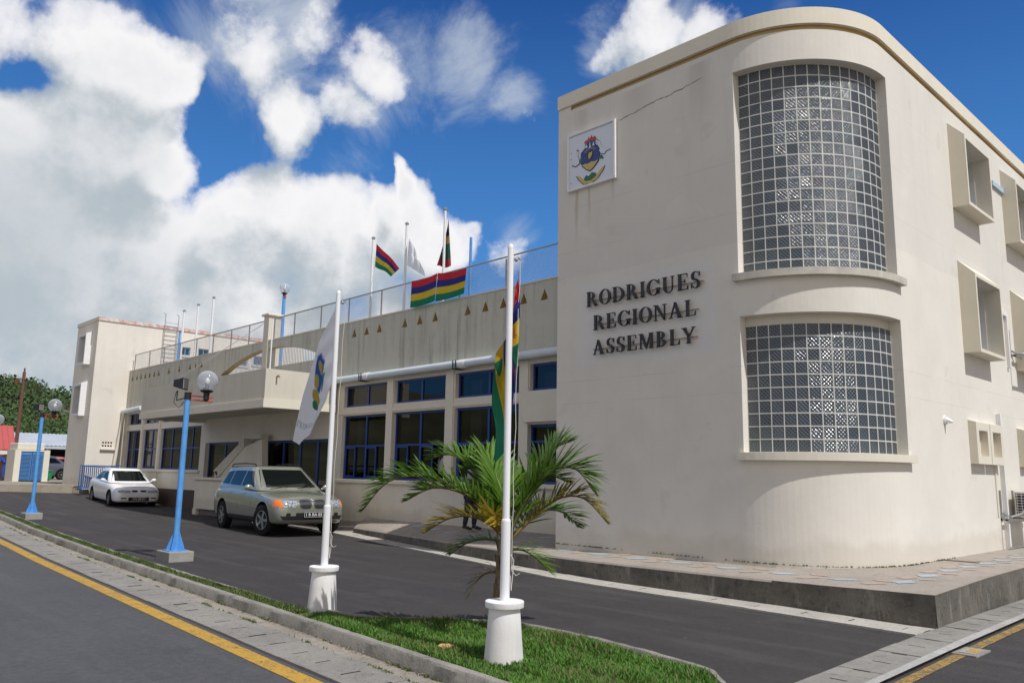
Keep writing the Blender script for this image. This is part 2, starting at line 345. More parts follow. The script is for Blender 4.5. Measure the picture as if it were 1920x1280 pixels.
# ---------------------------------------------------------------- mesh builder
ORG={}
def setp(o,**k):
    for a,b in k.items():
        if b is not None: o[a]=b
def thing(name,label,cat,loc=(0,0,0),group=None,rotz=0.,local=False):
    o=bpy.data.objects.new(name,None); COL.objects.link(o); o.location=loc; o.rotation_euler=(0,0,rotz)
    o.empty_display_size=.1
    setp(o,label=label,category=cat,group=group)
    ORG[o.name]=Vector((0,0,0)) if local else Vector(loc)
    return o
class MB:
    def __init__(s): s.v=[]; s.f=[]; s.mi=[]; s.uv={}; s.m=0
    def V(s,p): s.v.append(tuple(p)); return len(s.v)-1
    def F(s,ids,uv=None):
        if uv is not None: s.uv[len(s.f)]=uv
        s.f.append(tuple(ids)); s.mi.append(s.m)
    def P(s,pts,uv=None): s.F([s.V(p) for p in pts],uv)
    def box(s,x0,x1,y0,y1,z0,z1):
        i=[s.V((x,y,z)) for x in (x0,x1) for y in (y0,y1) for z in (z0,z1)]
        for q in ((0,1,3,2),(4,6,7,5),(0,4,5,1),(2,3,7,6),(0,2,6,4),(1,5,7,3)): s.F([i[a] for a in q])
    def hexa(s,b,t):
        n=len(b); i=[s.V(p) for p in b]; j=[s.V(p) for p in t]
        s.F(i[::-1]); s.F(j)
        for a in range(n): s.F((i[a],i[(a+1)%n],j[(a+1)%n],j[a]))
    def prism(s,poly,O,U,W,N,th):
        """poly in (u,w); O origin, U,W axes, N extrusion direction"""
        b=[O+U*a+W*c for a,c in poly]; t=[p+N*th for p in b]; s.hexa(b,t)
    def cyl(s,p0,p1,r0,r1=None,n=10,caps=True):
        r1=r0 if r1 is None else r1
        p0=Vector(p0); p1=Vector(p1); d=(p1-p0).normalized()
        a=d.orthogonal().normalized(); b=d.cross(a)
        A=[];B=[]
        for k in range(n):
            t=2*math.pi*k/n; q=a*math.cos(t)+b*math.sin(t)
            A.append(s.V(p0+q*r0)); B.append(s.V(p1+q*r1))
        for k in range(n): s.F((A[k],A[(k+1)%n],B[(k+1)%n],B[k]))
        if caps: s.F(A[::-1]); s.F(B)
    def tube(s,pts,r,n=8,caps=True):
        pts=[Vector(p) for p in pts]; rr=r if isinstance(r,(list,tuple)) else [r]*len(pts)
        rings=[]; up=None
        for i,p in enumerate(pts):
            d=(pts[min(i+1,len(pts)-1)]-pts[max(i-1,0)]).normalized()
            if up is None: up=d.orthogonal().normalized()
            a=(up-d*up.dot(d)).normalized(); b=d.cross(a); up=a
            rings.append([s.V(p+(a*math.cos(2*math.pi*k/n)+b*math.sin(2*math.pi*k/n))*rr[i]) for k in range(n)])
        for A,B in zip(rings,rings[1:]):
            for k in range(n): s.F((A[k],A[(k+1)%n],B[(k+1)%n],B[k]))
        if caps: s.F(rings[0][::-1]); s.F(rings[-1])
    def lathe(s,prof,c,n=24,axis='z'):
        c=Vector(c); rings=[]
        for r,h in prof:
            row=[]
            for k in range(n):
                t=2*math.pi*k/n
                if axis=='z': p=Vector((r*math.cos(t),r*math.sin(t),h))
                else: p=Vector((r*math.cos(t),h,r*math.sin(t)))
                row.append(s.V(c+p))
            rings.append(row)
        for A,B in zip(rings,rings[1:]):
            for k in range(n): s.F((A[k],A[(k+1)%n],B[(k+1)%n],B[k]))
        if prof[0]==prof[-1]: return
        if prof[0][0]>1e-5: s.F(rings[0][::-1])
        if prof[-1][0]>1e-5: s.F(rings[-1])
    def ball(s,c,r,n=20,m=12,sx=1,sy=1,sz=1):
        c=Vector(c); rings=[]
        for j in range(m+1):
            ph=math.pi*j/m-math.pi/2
            rings.append([s.V(c+Vector((sx*r*math.cos(ph)*math.cos(2*math.pi*k/n),sy*r*math.cos(ph)*math.sin(2*math.pi*k/n),sz*r*math.sin(ph)))) for k in range(n)])
        for A,B in zip(rings,rings[1:]):
            for k in range(n): s.F((A[k],A[(k+1)%n],B[(k+1)%n],B[k]))
    def grid(s,fn,nu,nv,uv=False):
        I=[[s.V(fn(i/nu,j/nv)) for j in range(nv+1)] for i in range(nu+1)]
        for i in range(nu):
            for j in range(nv):
                q=(I[i][j],I[i+1][j],I[i+1][j+1],I[i][j+1])
                s.F(q,[(i/nu,j/nv),((i+1)/nu,j/nv),((i+1)/nu,(j+1)/nv),(i/nu,(j+1)/nv)] if uv else None)
    def shell(s,M,S,T,holes,depth,nich=(),back=True):
        """wall sheet M(s,t,d) with through openings `holes` (s0,s1,t0,t1) of reveal `depth`; nich=(s0,s1,t0,t1,d,matindex)"""
        allh=[(h[0],h[1],h[2],h[3],depth,None) for h in holes]+[tuple(x) for x in nich]
        ss=sorted(set(round(x,5) for x in list(S)+[h[0] for h in allh]+[h[1] for h in allh]))
        ts=sorted(set(round(x,5) for x in list(T)+[h[2] for h in allh]+[h[3] for h in allh]))
        def inside(a,b):
            for h in allh:
                if h[0]-1e-6<a<h[1]+1e-6 and h[2]-1e-6<b<h[3]+1e-6: return h
        def cell(i,j):
            if i<0 or j<0 or i>=len(ss)-1 or j>=len(ts)-1: return None
            return inside((ss[i]+ss[i+1])/2,(ts[j]+ts[j+1])/2)
        for i in range(len(ss)-1):
            for j in range(len(ts)-1):
                a,b,c,d=ss[i],ss[i+1],ts[j],ts[j+1]; h=cell(i,j)
                if h is None:
                    s.P([M(a,c,0),M(b,c,0),M(b,d,0),M(a,d,0)])
                    if back: s.P([M(a,d,depth),M(b,d,depth),M(b,c,depth),M(a,c,depth)])
                else:
                    om=s.m
                    if h[5] is not None:
                        s.m=h[5]; s.P([M(a,c,h[4]),M(b,c,h[4]),M(b,d,h[4]),M(a,d,h[4])])
                        if back: s.m=om; s.P([M(a,d,depth),M(b,d,depth),M(b,c,depth),M(a,c,depth)]); s.m=h[5]
                    dp=h[4]
                    if cell(i-1,j) is None: s.P([M(a,c,0),M(a,c,dp),M(a,d,dp),M(a,d,0)])
                    if cell(i+1,j) is None: s.P([M(b,c,0),M(b,d,0),M(b,d,dp),M(b,c,dp)])
                    if cell(i,j-1) is None: s.P([M(a,c,0),M(b,c,0),M(b,c,dp),M(a,c,dp)])
                    if cell(i,j+1) is None: s.P([M(a,d,0),M(a,d,dp),M(b,d,dp),M(b,d,0)])
                    s.m=om
        if back:
            for i in range(len(ss)-1):
                a,b=ss[i],ss[i+1]
                for t in (ts[0],ts[-1]):
                    if cell(i,0 if t==ts[0] else len(ts)-2) is None: s.P([M(a,t,0),M(b,t,0),M(b,t,depth),M(a,t,depth)])
            for j in range(len(ts)-1):
                c,d=ts[j],ts[j+1]
                for q in (ss[0],ss[-1]): s.P([M(q,c,0),M(q,d,0),M(q,d,depth),M(q,c,depth)])
    def build(s,name,mats,parent=None,smooth=None,bevel=0.,kind=None,label=None,cat=None,group=None,local=False,fixn=True):
        if not isinstance(mats,(list,tuple)): mats=[mats]
        me=bpy.data.meshes.new(name)
        org=Vector((0,0,0))
        if parent is not None: org=ORG.get(parent.name,org)
        vs=s.v
        top=parent is None and kind is None and not local
        if top:
            a=np.array(vs); org=Vector(((a[:,0].min()+a[:,0].max())/2,(a[:,1].min()+a[:,1].max())/2,a[:,2].min()))
        if org.length>0: vs=[(v[0]-org.x,v[1]-org.y,v[2]-org.z) for v in vs]
        me.from_pydata(vs,[],s.f)
        for m in mats: me.materials.append(m)
        if max(s.mi,default=0)>0: me.polygons.foreach_set('material_index',s.mi)
        if s.uv:
            u=me.uv_layers.new(name='UVMap')
            for p in me.polygons:
                q=s.uv.get(p.index)
                if q:
                    for li,c in zip(p.loop_indices,q): u.data[li].uv=c
        me.validate()
        if fixn and len(s.f)<20000:
            b=bmesh.new(); b.from_mesh(me); bmesh.ops.recalc_face_normals(b,faces=b.faces); b.to_mesh(me); b.free()
        if smooth is not None:
            me.polygons.foreach_set('use_smooth',[True]*len(me.polygons))
            me.set_sharp_from_angle(angle=R(smooth))
        me.update()
        o=bpy.data.objects.new(name,me); COL.objects.link(o)
        if parent is not None: o.parent=parent; ORG[o.name]=org
        elif top: o.location=org; ORG[o.name]=org
        if bevel:
            md=o.modifiers.new('bevel','BEVEL'); md.width=bevel; md.segments=2; md.limit_method='ANGLE'; md.angle_limit=R(40)
        setp(o,kind=kind,label=label,category=cat,group=group)
        return o
def children(o): return [c for c in COL.objects if c.parent==o]
def dup(o,loc,rotz=None,label=None):
    def rec(a,par):
        c=a.copy(); COL.objects.link(c)
        if par is not None: c.parent=par
        ORG[c.name]=ORG.get(a.name,Vector((0,0,0)))
        for ch in [x for x in list(COL.objects) if x.parent==a]: rec(ch,c)
        return c
    c=rec(o,None); c.location=loc
    if rotz is not None: c.rotation_euler=(0,0,rotz)
    if label: c['label']=label
    return c
def baked(o):
    dg=bpy.context.evaluated_depsgraph_get(); dg.update()
    me=bpy.data.meshes.new_from_object(o.evaluated_get(dg)); return me
X=Vector((1,0,0)); Y=Vector((0,1,0)); Z=Vector((0,0,1))
# ================================================================ GROUND
def ln(a,b): return lambda x:a+b*(-x)
yYN=ln(2.98,.070); yYF=ln(3.14,.0715); ySN=ln(3.20,.0715); ySF=ln(3.66,.073); yKF=ln(3.86,.073); yKB=ln(3.965,.073); yIN=ln(4.18,.073); yIF=ln(4.29,.073)
def frange(a,b,st):
    n=max(1,int(math.ceil((b-a)/st-1e-6))); return [a+(b-a)*i/n for i in range(n+1)]
lerp2=lambda a,b,t:a+(b-a)*t
def sheet(name,x0,x1,ya,yb,dz,m,st=1.,kind='structure',top=None):
    mb=MB(); xs=sorted(set(frange(x0,x1,st)+[p for p,_ in _gx if x0<p<x1]))
    I=[(mb.V((x,ya(x),gz(x)+dz)),mb.V((x,yb(x),gz(x)+dz))) for x in xs]
    for a,b in zip(I,I[1:]): mb.F((a[0],b[0],b[1],a[1]))
    return mb.build(name,m,kind=kind)
def pl(pts):
    pts=sorted(pts)
    def f(x):
        if x<=pts[0][0]: return pts[0][1]
        for (a,ya),(b,yb) in zip(pts,pts[1:]):
            if x<=b: return ya+(yb-ya)*(x-a)/(b-a)
        return pts[-1][1]
    return f
# base ground sheet to the horizon
mb=MB(); xs=[-1500,-400,-200,-120,-80,-60]+frange(-50,-10,1)+[0,20,60,150,600]; ys=[-600,-100,-20,0,5,10,15,25,60,150,500,1500]
I=[[mb.V((x,y,gz(x)-.03)) for y in ys] for x in xs]
for i in range(len(xs)-1):
    for j in range(len(ys)-1): mb.F((I[i][j],I[i+1][j],I[i+1][j+1],I[i][j+1]))
mb.build('ground',M_soil,kind='structure')
sheet('road',-80,14,lambda x:-7.5,ySN,0.,M_road)
sheet('yellow_road_line',-80,-2.2,yYN,yYF,.004,M_yellow,.5)
yfront=pl([(-18.6,12.25),(-15.72,11.62),(-13,10.95),(-10.72,10.45),(-8.15,10.05),(-5.1,9.93),(-3.38,9.81)])
ychan=pl([(-60,13.0),(-34,12.85),(-27.3,12.45),(-20.4,11.95),(-18.7,11.72),(-15.8,11.17),(-12.9,10.55),(-10.9,10.08),(-9.4,9.72),(-7.77,9.52),(-4.75,9.36),(-3.4,9.24)])
sheet('car_park',-44,-3.3,yIF,lambda x:ychan(x)+.3,0.,M_park,.7)
# channel of concrete covers in front of the raised pavement: slabs with joints
def strip_slabs(name,xa,xb,ya,yb,dz,pitch,slot,m,gap=.006,dirx=True,slotw=.022):
    mb=MB(); x=xa; rr=random.Random(len(name)*7+3)
    while x<xb:
        x2=min(x+pitch*rr.uniform(.94,1.06),xb)
        h=dz+rr.uniform(-.003,.004)
        def Mf(s,t,d,h=h):
            if dirx: return Vector((s,ya(s)+(yb(s)-ya(s))*t,gz(s)+h-d))
            return Vector((ya(s)+(yb(s)-ya(s))*t,s,h-d))
        ho=[]
        if slot: 
            t0=rr.uniform(.26,.34); ho=[(x2-slotw-gap/2,x2-gap/2,t0,t0+rr.uniform(.3,.4),.06,1)]
        mb.shell(Mf,[x+gap/2,x2-gap/2],[0,1],[],.05,nich=ho,back=False)
        # slab sides
        for q in (x+gap/2,x2-gap/2): mb.P([Mf(q,0,0),Mf(q,1,0),Mf(q,1,.05),Mf(q,0,.05)])
        mb.P([Mf(x,0,0),Mf(x2,0,0),Mf(x2,0,.05),Mf(x,0,.05)]); mb.P([Mf(x,1,0),Mf(x2,1,0),Mf(x2,1,.05),Mf(x,1,.05)])
        x=x2
    return mb.build(name,[m,M_dark],kind='structure')
strip_slabs('drain_cover_path',-48,-2.6,ySN,ySF,.022,.46,True,M_slab)
sheet('gravel_edge_path',-48,-2.6,ySF,yKF,.012,slabmat('rough_mortar',(.36,.32,.27),(.26,.235,.20),(.12,.11,.09)),.5)
strip_slabs('channel_cover_path',-19.2,-3.4,lambda x:ychan(x)+.09,lambda x:yfront(x)+.03,.014,.62,True,slabmat('pale_channel_concrete',(.50,.475,.42),(.41,.385,.34),(.24,.22,.19)),slotw=.012)
strip_slabs('channel_kerb_path',-19.2,-3.4,ychan,lambda x:ychan(x)+.085,.020,1.25,False,slabmat('pale_kerb_concrete',(.52,.49,.43),(.44,.42,.37),(.26,.24,.21)))
sheet('concrete_edge_path',-38,-19.2,lambda x:ychan(x)-.02,lambda x:ychan(x)+.16,.02,M_slab,.6)
M_darkpave=slabmat('shaded_paving_concrete',(.17,.155,.145),(.13,.12,.11),(.07,.065,.06))  # darker paving mix, with the shade under the canopy painted in
sheet('entrance_pavement',-38,-19.2,lambda x:ychan(x)+.16,lambda x:13.6,.012,M_darkpave,.6)
# right hand side: slabs, white kerb, yellow line and the side road
xa=lambda y:-3.37+.0*(y); 
def rsheet(name,xa_,xb_,y0,y1,dz,m):
    mb=MB()
    ys=frange(y0,y1,1.)
    I=[(mb.V((xa_(y),y,dz)),mb.V((xb_(y),y,dz))) for y in ys]
    for a,b in zip(I,I[1:]): mb.F((a[0],a[1],b[1],b[0]))
    return mb.build(name,m,kind='structure')
xo=pl([(6,-2.86),(7.0,-2.89),(9.5,-2.99),(11.75,-3.03),(40,-3.2)]); xw=pl([(6,-2.78),(7,-2.81),(9.1,-2.88),(11.3,-2.93),(40,-3.1)])
xin=pl([(5,-3.22),(6.5,-3.27),(9.2,-3.38),(40,-3.55)])
strip_slabs('side_drain_path',4.4,36,xin,xo,.022,.46,True,M_slab,dirx=False)
rsheet('white_road_edging',xo,xw,4.4,36,.03,slabmat('whitewashed_concrete',(.47,.46,.44),(.36,.35,.33),(.17,.16,.15)))
rsheet('side_road',xw,lambda y:9.,4.4,60,.005,M_park)
rsheet('side_yellow_line',lambda y:xw(y)+.045,lambda y:xw(y)+.15,4.4,40,.010,M_yellow_worn)
mb=MB(); mb.box(-2.84,-2.62,8.56,8.98,.0,.022); mh=thing('valve_cover','small rectangular valve cover straddling the yellow line of the side road','cover',(-2.73,8.77,0))
mb.build('frame',M_slab,mh,bevel=.004)
mb=MB(); mb.box(-2.80,-2.66,8.63,8.91,.022,.027); mb.build('lid',M_concrete,mh); mb=MB(); mb.box(-2.755,-2.665,8.7,8.86,.027,.030); mb.build('painted_patch',M_yellow,mh)
# kerbs
def kerb(name,xs,ya,yb,h,m,jit=.006,seed=1,kind='structure'):
    mb=MB(); rr=random.Random(seed); rows=[]
    for x in xs:
        z=gz(x); j=[rr.uniform(-jit,jit) for _ in range(4)]
        a,b=ya(x)+j[0],yb(x)+j[1]
        rows.append([mb.V(p) for p in ((x,a-.012,z-.03),(x,a,z+h-.02+j[2]*.5),(x,a+.016,z+h+j[3]*.4),(x,b-.012,z+h+j[3]*.4),(x,b,z+h-.012),(x,b,z-.03))])
    for A,B in zip(rows,rows[1:]):
        for k in range(5): mb.F((A[k],B[k],B[k+1],A[k+1]))
    mb.F(rows[0][::-1]); mb.F(rows[-1])
    return mb.build(name,m,kind=kind,smooth=35)
kerb('road_kerb',frange(-60,-3.2,.12),yKF,yKB,.135,M_kerb,.006,3)
kerb('grass_verge_kerb',frange(-60,-7.9,.15),yIN,yIF,.10,M_kerb,.006,5)
# verge ground and grassy island
sheet('verge_soil',-60,-7.9,yKB,yIN,.108,M_grassground,.5)
isl=pl([(-7.9,4.87),(-7.2,5.03),(-6.9,5.34),(-6.4,5.77),(-6.04,5.97),(-5.1,5.97),(-4.44,5.88),(-3.68,5.72),(-3.3,5.35),(-3.1,4.8)])
sheet('island_turf',-7.9,-3.2,yKB,isl,.10,M_grassground,.2)
kerb('island_kerb',frange(-7.9,-3.15,.12),isl,lambda x:isl(x)+.085,.135,M_kerb,.008,9)
M_vgrass=leafmat('verge_grass_blades',(.045,.09,.015),(.10,.13,.03),2.,.7,.3)
# grass blades
def blades(name,n,rx,fy0,fy1,dz,h0,h1,m,seed,wd=.006,clump=None,mask=None):
    rr=np.random.RandomState(seed); vs=[];fs=[]
    k=0
    while k<n:
        x=rr.uniform(*rx); a,b=fy0(x),fy1(x); y=rr.uniform(a+.01,b-.01)
        if mask and not mask(x,y,rr): continue
        k+=1
        h=rr.uniform(h0,h1)*(1+.8*math.sin(x*3.1+y*5.7)*math.sin(y*7.3-x*1.3)*.5)
        t=rr.uniform(0,6.28); l=rr.uniform(.2,1.0)*h; w_=wd*rr.uniform(.6,1.4)
        dx,dy=math.cos(t),math.sin(t); px,py=-dy*w_,dx*w_; z=gz(x)+dz
        i=len(vs)
        vs+= [(x-px,y-py,z),(x+px,y+py,z),(x+dx*l*.35+px*.8,y+dy*l*.35+py*.8,z+h*.6),(x+dx*l*.35-px*.8,y+dy*l*.35-py*.8,z+h*.6),(x+dx*l,y+dy*l,z+h)]
        fs+= [(i,i+1,i+2,i+3),(i+3,i+2,i+4)]
    mb=MB(); mb.v=vs; mb.f=fs; mb.mi=[0]*len(fs)
    return mb.build(name,m,kind='stuff',label=None,fixn=False)
def vmask(x,y,rr): return rr.rand()< .25+.75*(math.sin(x*1.7)+math.sin(x*.63+1)+1.2>0)*(1 if y>yKB(x)+.03 else .5)
g1=blades('island_grass',46000,(-7.8,-3.2),yKB,isl,.09,.025,.065,M_grass,1)
g4=blades('gutter_weeds',2600,(-24,-3.5),lambda x:ySF(x)-.03,lambda x:yKF(x)+.005,.008,.01,.035,M_vgrass,11,mask=lambda x,y,rr: (abs(y-ySF(x))<.02 or abs(y-yKF(x))<.03) and rr.rand()<.05+.95*(math.sin(x*4.3)+math.sin(x*9.7+1)+math.sin(x*1.9)>1.1)); g4['label']='sparse tufts of weeds growing in the joints along the gutter'; g4['category']='weeds'
g3=blades('dry_island_grass',5000,(-7.8,-3.2),yKB,isl,.09,.03,.085,M_grassdry,7,mask=lambda x,y,rr: rr.rand()<.3+.7*(math.sin(x*2.9+y*4)+math.sin(y*6-x)>.6)); g3['label']='paler dry blades scattered through the island grass'; g3['category']='grass'
g1['label']='lush short green grass on the island round the two flagpoles'; g1['category']='grass'
g2=blades('verge_grass',34000,(-29,-8.0),yKB,yIN,.10,.015,.05,M_vgrass,2,mask=vmask)
g2['label']='thin patchy grass in the verge between the two kerbs'; g2['category']='grass'
mb=MB(); rr=random.Random(4)
pt=atG(836,1211,.13)
mb.prism([(-.07,-.02),(-.04,-.04),(.03,-.035),(.075,-.015),(.07,.02),(.015,.035),(-.055,.02)],pt,Vector((.7,.7,0)),Vector((-.7,.7,.25)),Z,.012)
mb.build('fallen_leaf',mat('dead_leaf',(.42,.22,.07),.7,(.55,.38,.18),20),label='curled orange brown dead leaf lying on the island grass',cat='leaf',smooth=60)
# grit and dead leaves gathered along the gutter and kerbs
mb=MB(); rg=np.random.RandomState(31); 
for k in range(2600):
    x=-3.4-abs(rg.normal(0,7)); q=rg.rand()
    if q<.55: y=yKF(x)-abs(rg.normal(0,.035))
    elif q<.8: y=rg.uniform(ySN(x),yKF(x))
    else: y=yIF(x)+abs(rg.normal(0,.12))+.01; 
    if q>=.8 and x>-8: y=isl(x)+.10+abs(rg.normal(0,.10))
    s_=rg.uniform(.003,.010); a=rg.uniform(0,6.28); z=gz(x)+(.030 if q<.8 else .006)
    c_,n_=math.cos(a)*s_,math.sin(a)*s_; mb.m=int(rg.rand()*3)
    mb.P([(x-c_,y-n_,z),(x+n_*.7,y-c_*.7,z+s_*.25),(x+c_,y+n_,z+s_*.15),(x-n_*.7,y+c_*.7,z+s_*.5)])
gr_=mb.build('gutter_grit',[M_soil,M_darkpave,mat('leaf_litter',(.20,.12,.05),.9,(.10,.06,.03),9)],kind='stuff',fixn=False); setp(gr_,label='grit and crumbs of dead leaf lying along the gutter and kerbs',category='grit')
# raised pavement round the building
topz=pl([(-20.6,.10),(-18.7,.14),(-18.6,.17),(-15.7,.19),(-13,.22),(-10.7,.25),(-8.15,.29),(-5.1,.32),(-3.38,.37)])
mb=MB(); xs=frange(-18.6,-5.4,.4)
def pavez(x,y,yf): 
    yw=12.66; t=min(1,max(0,(y-yf)/(yw-yf))) if yw>yf else 0
    return topz(x)+(.40-topz(x))*min(1,t*1.3)
N=8; rows=[]
rr=random.Random(3)
for x in xs:
    yf=yfront(x); j=rr.uniform(-.012,.012)
    row=[mb.V((x,yf+j*.4,-.03)),mb.V((x,yf+j,topz(x)-.025)),mb.V((x,yf+.02+j,topz(x)))]
    for k in range(1,N+1):
        y=yf+(13.1-yf)*k/N; row.append(mb.V((x,y,pavez(x,y,yf))))
    rows.append(row)
for A,B in zip(rows,rows[1:]):
    for k in range(len(A)-1):
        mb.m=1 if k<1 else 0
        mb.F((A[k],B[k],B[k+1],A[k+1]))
# right arm along the side road
mb.m=0; xr=pl([(9.81,-3.38),(13.5,-3.5),(40,-3.7)]); ys=frange(9.81,36,.4); rws=[]
NX=12; g_=[]
for i in range(NX+1):
    col=[]; u=i/NX
    for y in ys:
        x=lerp2(-5.4,xr(y),u); yy=y if y>ys[0] else yfront(x)+.0
        if y==ys[0]: yy=yfront(x)+(rr.uniform(-.012,.012) if 0<i<NX else 0)
        col.append(mb.V((x,yy,pavez(x,yy,yfront(x)))))
    g_.append(col)
for i in range(NX):
    for j in range(len(ys)-1): mb.F((g_[i][j],g_[i+1][j],g_[i+1][j+1],g_[i][j+1]))
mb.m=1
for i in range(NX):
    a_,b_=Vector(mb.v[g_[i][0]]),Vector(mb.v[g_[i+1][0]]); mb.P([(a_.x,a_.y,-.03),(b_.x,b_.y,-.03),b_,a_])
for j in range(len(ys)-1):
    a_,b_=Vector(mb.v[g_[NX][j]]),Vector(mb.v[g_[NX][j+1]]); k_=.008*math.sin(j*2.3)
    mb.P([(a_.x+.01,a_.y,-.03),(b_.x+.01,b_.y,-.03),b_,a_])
ys=[]
for y in ys:
    j=rr.uniform(-.014,.014); x=xr(y)
    rws.append([mb.V((x+j,y,-.03)),mb.V((x+j*.6,y,.345)),mb.V((x-.02,y,.37)),mb.V((-4.2,y,.385)),mb.V((-5.4,y,.40))])
for A,B in zip(rws,rws[1:]):
    for k in range(4):
        if k==3 and A is rws[0]: pass
        mb.m=1 if k<1 else 0
        mb.F((A[k],A[k+1],B[k+1],B[k]))
# drop the front arm's overlap with the right arm
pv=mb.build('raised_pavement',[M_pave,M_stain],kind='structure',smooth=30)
# low ramp of pavement left of the raised part
mb=MB(); xs=frange(-20.4,-18.6,.3); rows=[]
for x in xs:
    y0=ychan(x)+.55
    rows.append([mb.V((x,y0,gz(x)+.016)),mb.V((x,(y0+12.7)/2,gz(x)+.10)),mb.V((x,12.72,.36))])
for A,B in zip(rows,rows[1:]):
    for k in range(2): mb.F((A[k],B[k],B[k+1],A[k+1]))
mb.build('ramp_pavement',M_pave,kind='structure')
# coloured tiles set flush in the pavement
M_tb=slabmat('blue_tile',(.40,.47,.51),(.35,.42,.46),(.30,.32,.33)); M_tp=slabmat('peach_tile',(.46,.36,.29),(.41,.33,.27),(.33,.28,.24))
mb=MB()
def lozenge(x,y,L,W,ang):
    d=Vector((math.cos(ang),math.sin(ang),0)); e=Vector((-d.y,d.x,0))
    pts=[d*L*.5,e*W*.5+d*L*.12,-d*L*.5,-e*W*.5-d*L*.12]
    out=[]
    for p in pts:
        q=Vector((x,y,0))+p; zz=pavez(q.x,q.y,yfront(q.x))+.005
        out.append(Vector((q.x,q.y,zz)))
    mb.P(out)
x=-17.8
for k in range(16):
    xx=-17.6+.86*k; yy=yfront(xx)+.62
    if xx>-4.6: break
    mb.m=0; lozenge(xx,yy,.46,.20,.15)
    mb.m=1; lozenge(xx+.42,yy+.16,.34,.16,-.3); lozenge(xx+.42,yy-.16,.34,.16,.5)
    if xx<-10.8:
        mb.m=0; lozenge(xx+.2,yy+.75,.46,.2,.15); mb.m=1; lozenge(xx+.6,yy+.9,.34,.16,-.3)
for k in range(22):
    yy=10.75+.8*k; xx=-4.05
    mb.m=0; lozenge(xx,yy,.30,.40,0.2); mb.m=1; lozenge(xx-.12,yy+.4,.26,.26,.4); lozenge(xx+.14,yy+.4,.22,.24,-.4)
mb.build('inlaid_tile_path',[M_tb,M_tp],kind='structure')
mb=MB(); mb.box(-4.62,-4.12,13.9,13.93,.402,.414); mb.build('stray_lath',mat('old_wood',(.17,.13,.07),.9),label='thin brown wooden lath lying on the pavement beside the rounded building',cat='stick')
# dirt along the foot of the corner building
# plateau in front of the far tower
a=atG(-40,925,.0); b=atG(163,926,.0)
pA=Vector((-45.5,6.6)); pB=Vector((-38.4,11.35))
mb=MB(); zt=.88
poly=[(-38.2,12.0),(-38.3,11.2),(-39.0,10.7),(-46,6.9),(-52,5.2),(-120,2),(-120,60),(-37.5,60),(-37.5,12.0)]
edge=[(-37.4,12.5),(-38.3,11.15)]
E_=[atG(165,925),atG(0,921)]
p0=Vector((E_[0].x,E_[0].y)); p1=Vector((E_[1].x,E_[1].y)); dd_=(p1-p0)
q0=p0-dd_*.35; q1=p1+dd_*1.2
poly=[q0,q1,Vector((-120,q1.y)),Vector((-120,70)),Vector((q0.x,70))]
mb.P([Vector((p.x,p.y,zt)) for p in poly])
for a,b in ((q0,q1),(q1,Vector((-120,q1.y)))):
    mb.P([Vector((a.x,a.y,.2)),Vector((b.x,b.y,.2)),Vector((b.x,b.y,zt)),Vector((a.x,a.y,zt))])
mb.build('forecourt_pavement',[slabmat('forecourt_concrete',(.36,.32,.25),(.29,.26,.21),(.16,.14,.11))],kind='structure')
print('plateau edge',q0,q1)
mb=MB(); o=Vector((q0.x,q0.y,0)); d=Vector((q1.x-q0.x,q1.y-q0.y,0)).normalized(); e=Vector((-d.y,d.x,0)); 
L=(q1-q0).length
mb.prism([(0,-.02),(L,-.02),(L,.08),(0,.08)],o+Z*.45,d,Z,-e if e.x<0 else e,-.12)
mb.build('forecourt_edge_path',M_slab,kind='structure')
# ================================================================ CORNER BUILDING
YB=11.02; XL=-10.2; XR=-4.68; RAD=1.75; CX=XR-RAD; CY=YB+RAD; ZT=8.95
LA=CX-XL; LC=math.pi/2*RAD
def Mb(s,t,d):
    if s<=LA: return Vector((XL+s,YB+d,t))
    if s<=LA+LC:
        a=(s-LA)/RAD; r_=RAD-d
        return Vector((CX+r_*math.sin(a),CY-r_*math.cos(a),t))
    return Vector((XR-d,CY+(s-LA-LC),t))
corner=thing('corner_building','tall cream corner building with rounded glass block windows and raised lettering','building',(-7,13,0))
S=[0]+[LA+LC*i/28 for i in range(29)]+[LA+LC+2,LA+LC+3,LA+LC+20]
win=[(LA+.06,LA+LC+.12,1.98,4.07),(LA+.06,LA+LC+.12,4.72,8.10)]
box_s=lambda y:LA+LC+(y-CY)
bw=[(15.87,17.23,6.69,7.90),(15.87,17.23,3.97,5.26),(19.12,20.48,6.69,7.90),(19.12,20.48,3.97,5.26)]
bh=[(box_s(a),box_s(b),c,d) for a,b,c,d in bw]
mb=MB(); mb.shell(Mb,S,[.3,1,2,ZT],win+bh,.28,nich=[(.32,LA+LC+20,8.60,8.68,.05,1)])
# roof, back and left faces
mb.m=0
mb.P([Mb(s,8.7,.0) for s in S]+[Vector((XL,33,8.7))])
mb.P([Vector((XL,YB,.3)),Vector((XL,33,.3)),Vector((XL,33,ZT)),Vector((XL,YB,ZT))]); mb.P([Vector((XL+.28,YB+.28,.3)),Vector((XL+.28,33,.3)),Vector((XL+.28,33,ZT)),Vector((XL+.28,YB+.28,ZT))])
mb.P([Vector((XL,YB,ZT)),Vector((XL+.28,YB+.28,ZT)),Vector((XL+.28,33,ZT)),Vector((XL,33,ZT))])
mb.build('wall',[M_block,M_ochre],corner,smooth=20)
# projecting top band
mb=MB()
def Mo(s,t,d): return Mb(s,t,-.035+d)
mb.shell(Mo,[.0]+S[1:],[8.69,ZT+.012],[],.07,back=True)
mb.build('parapet_band',M_cream,corner,smooth=20)
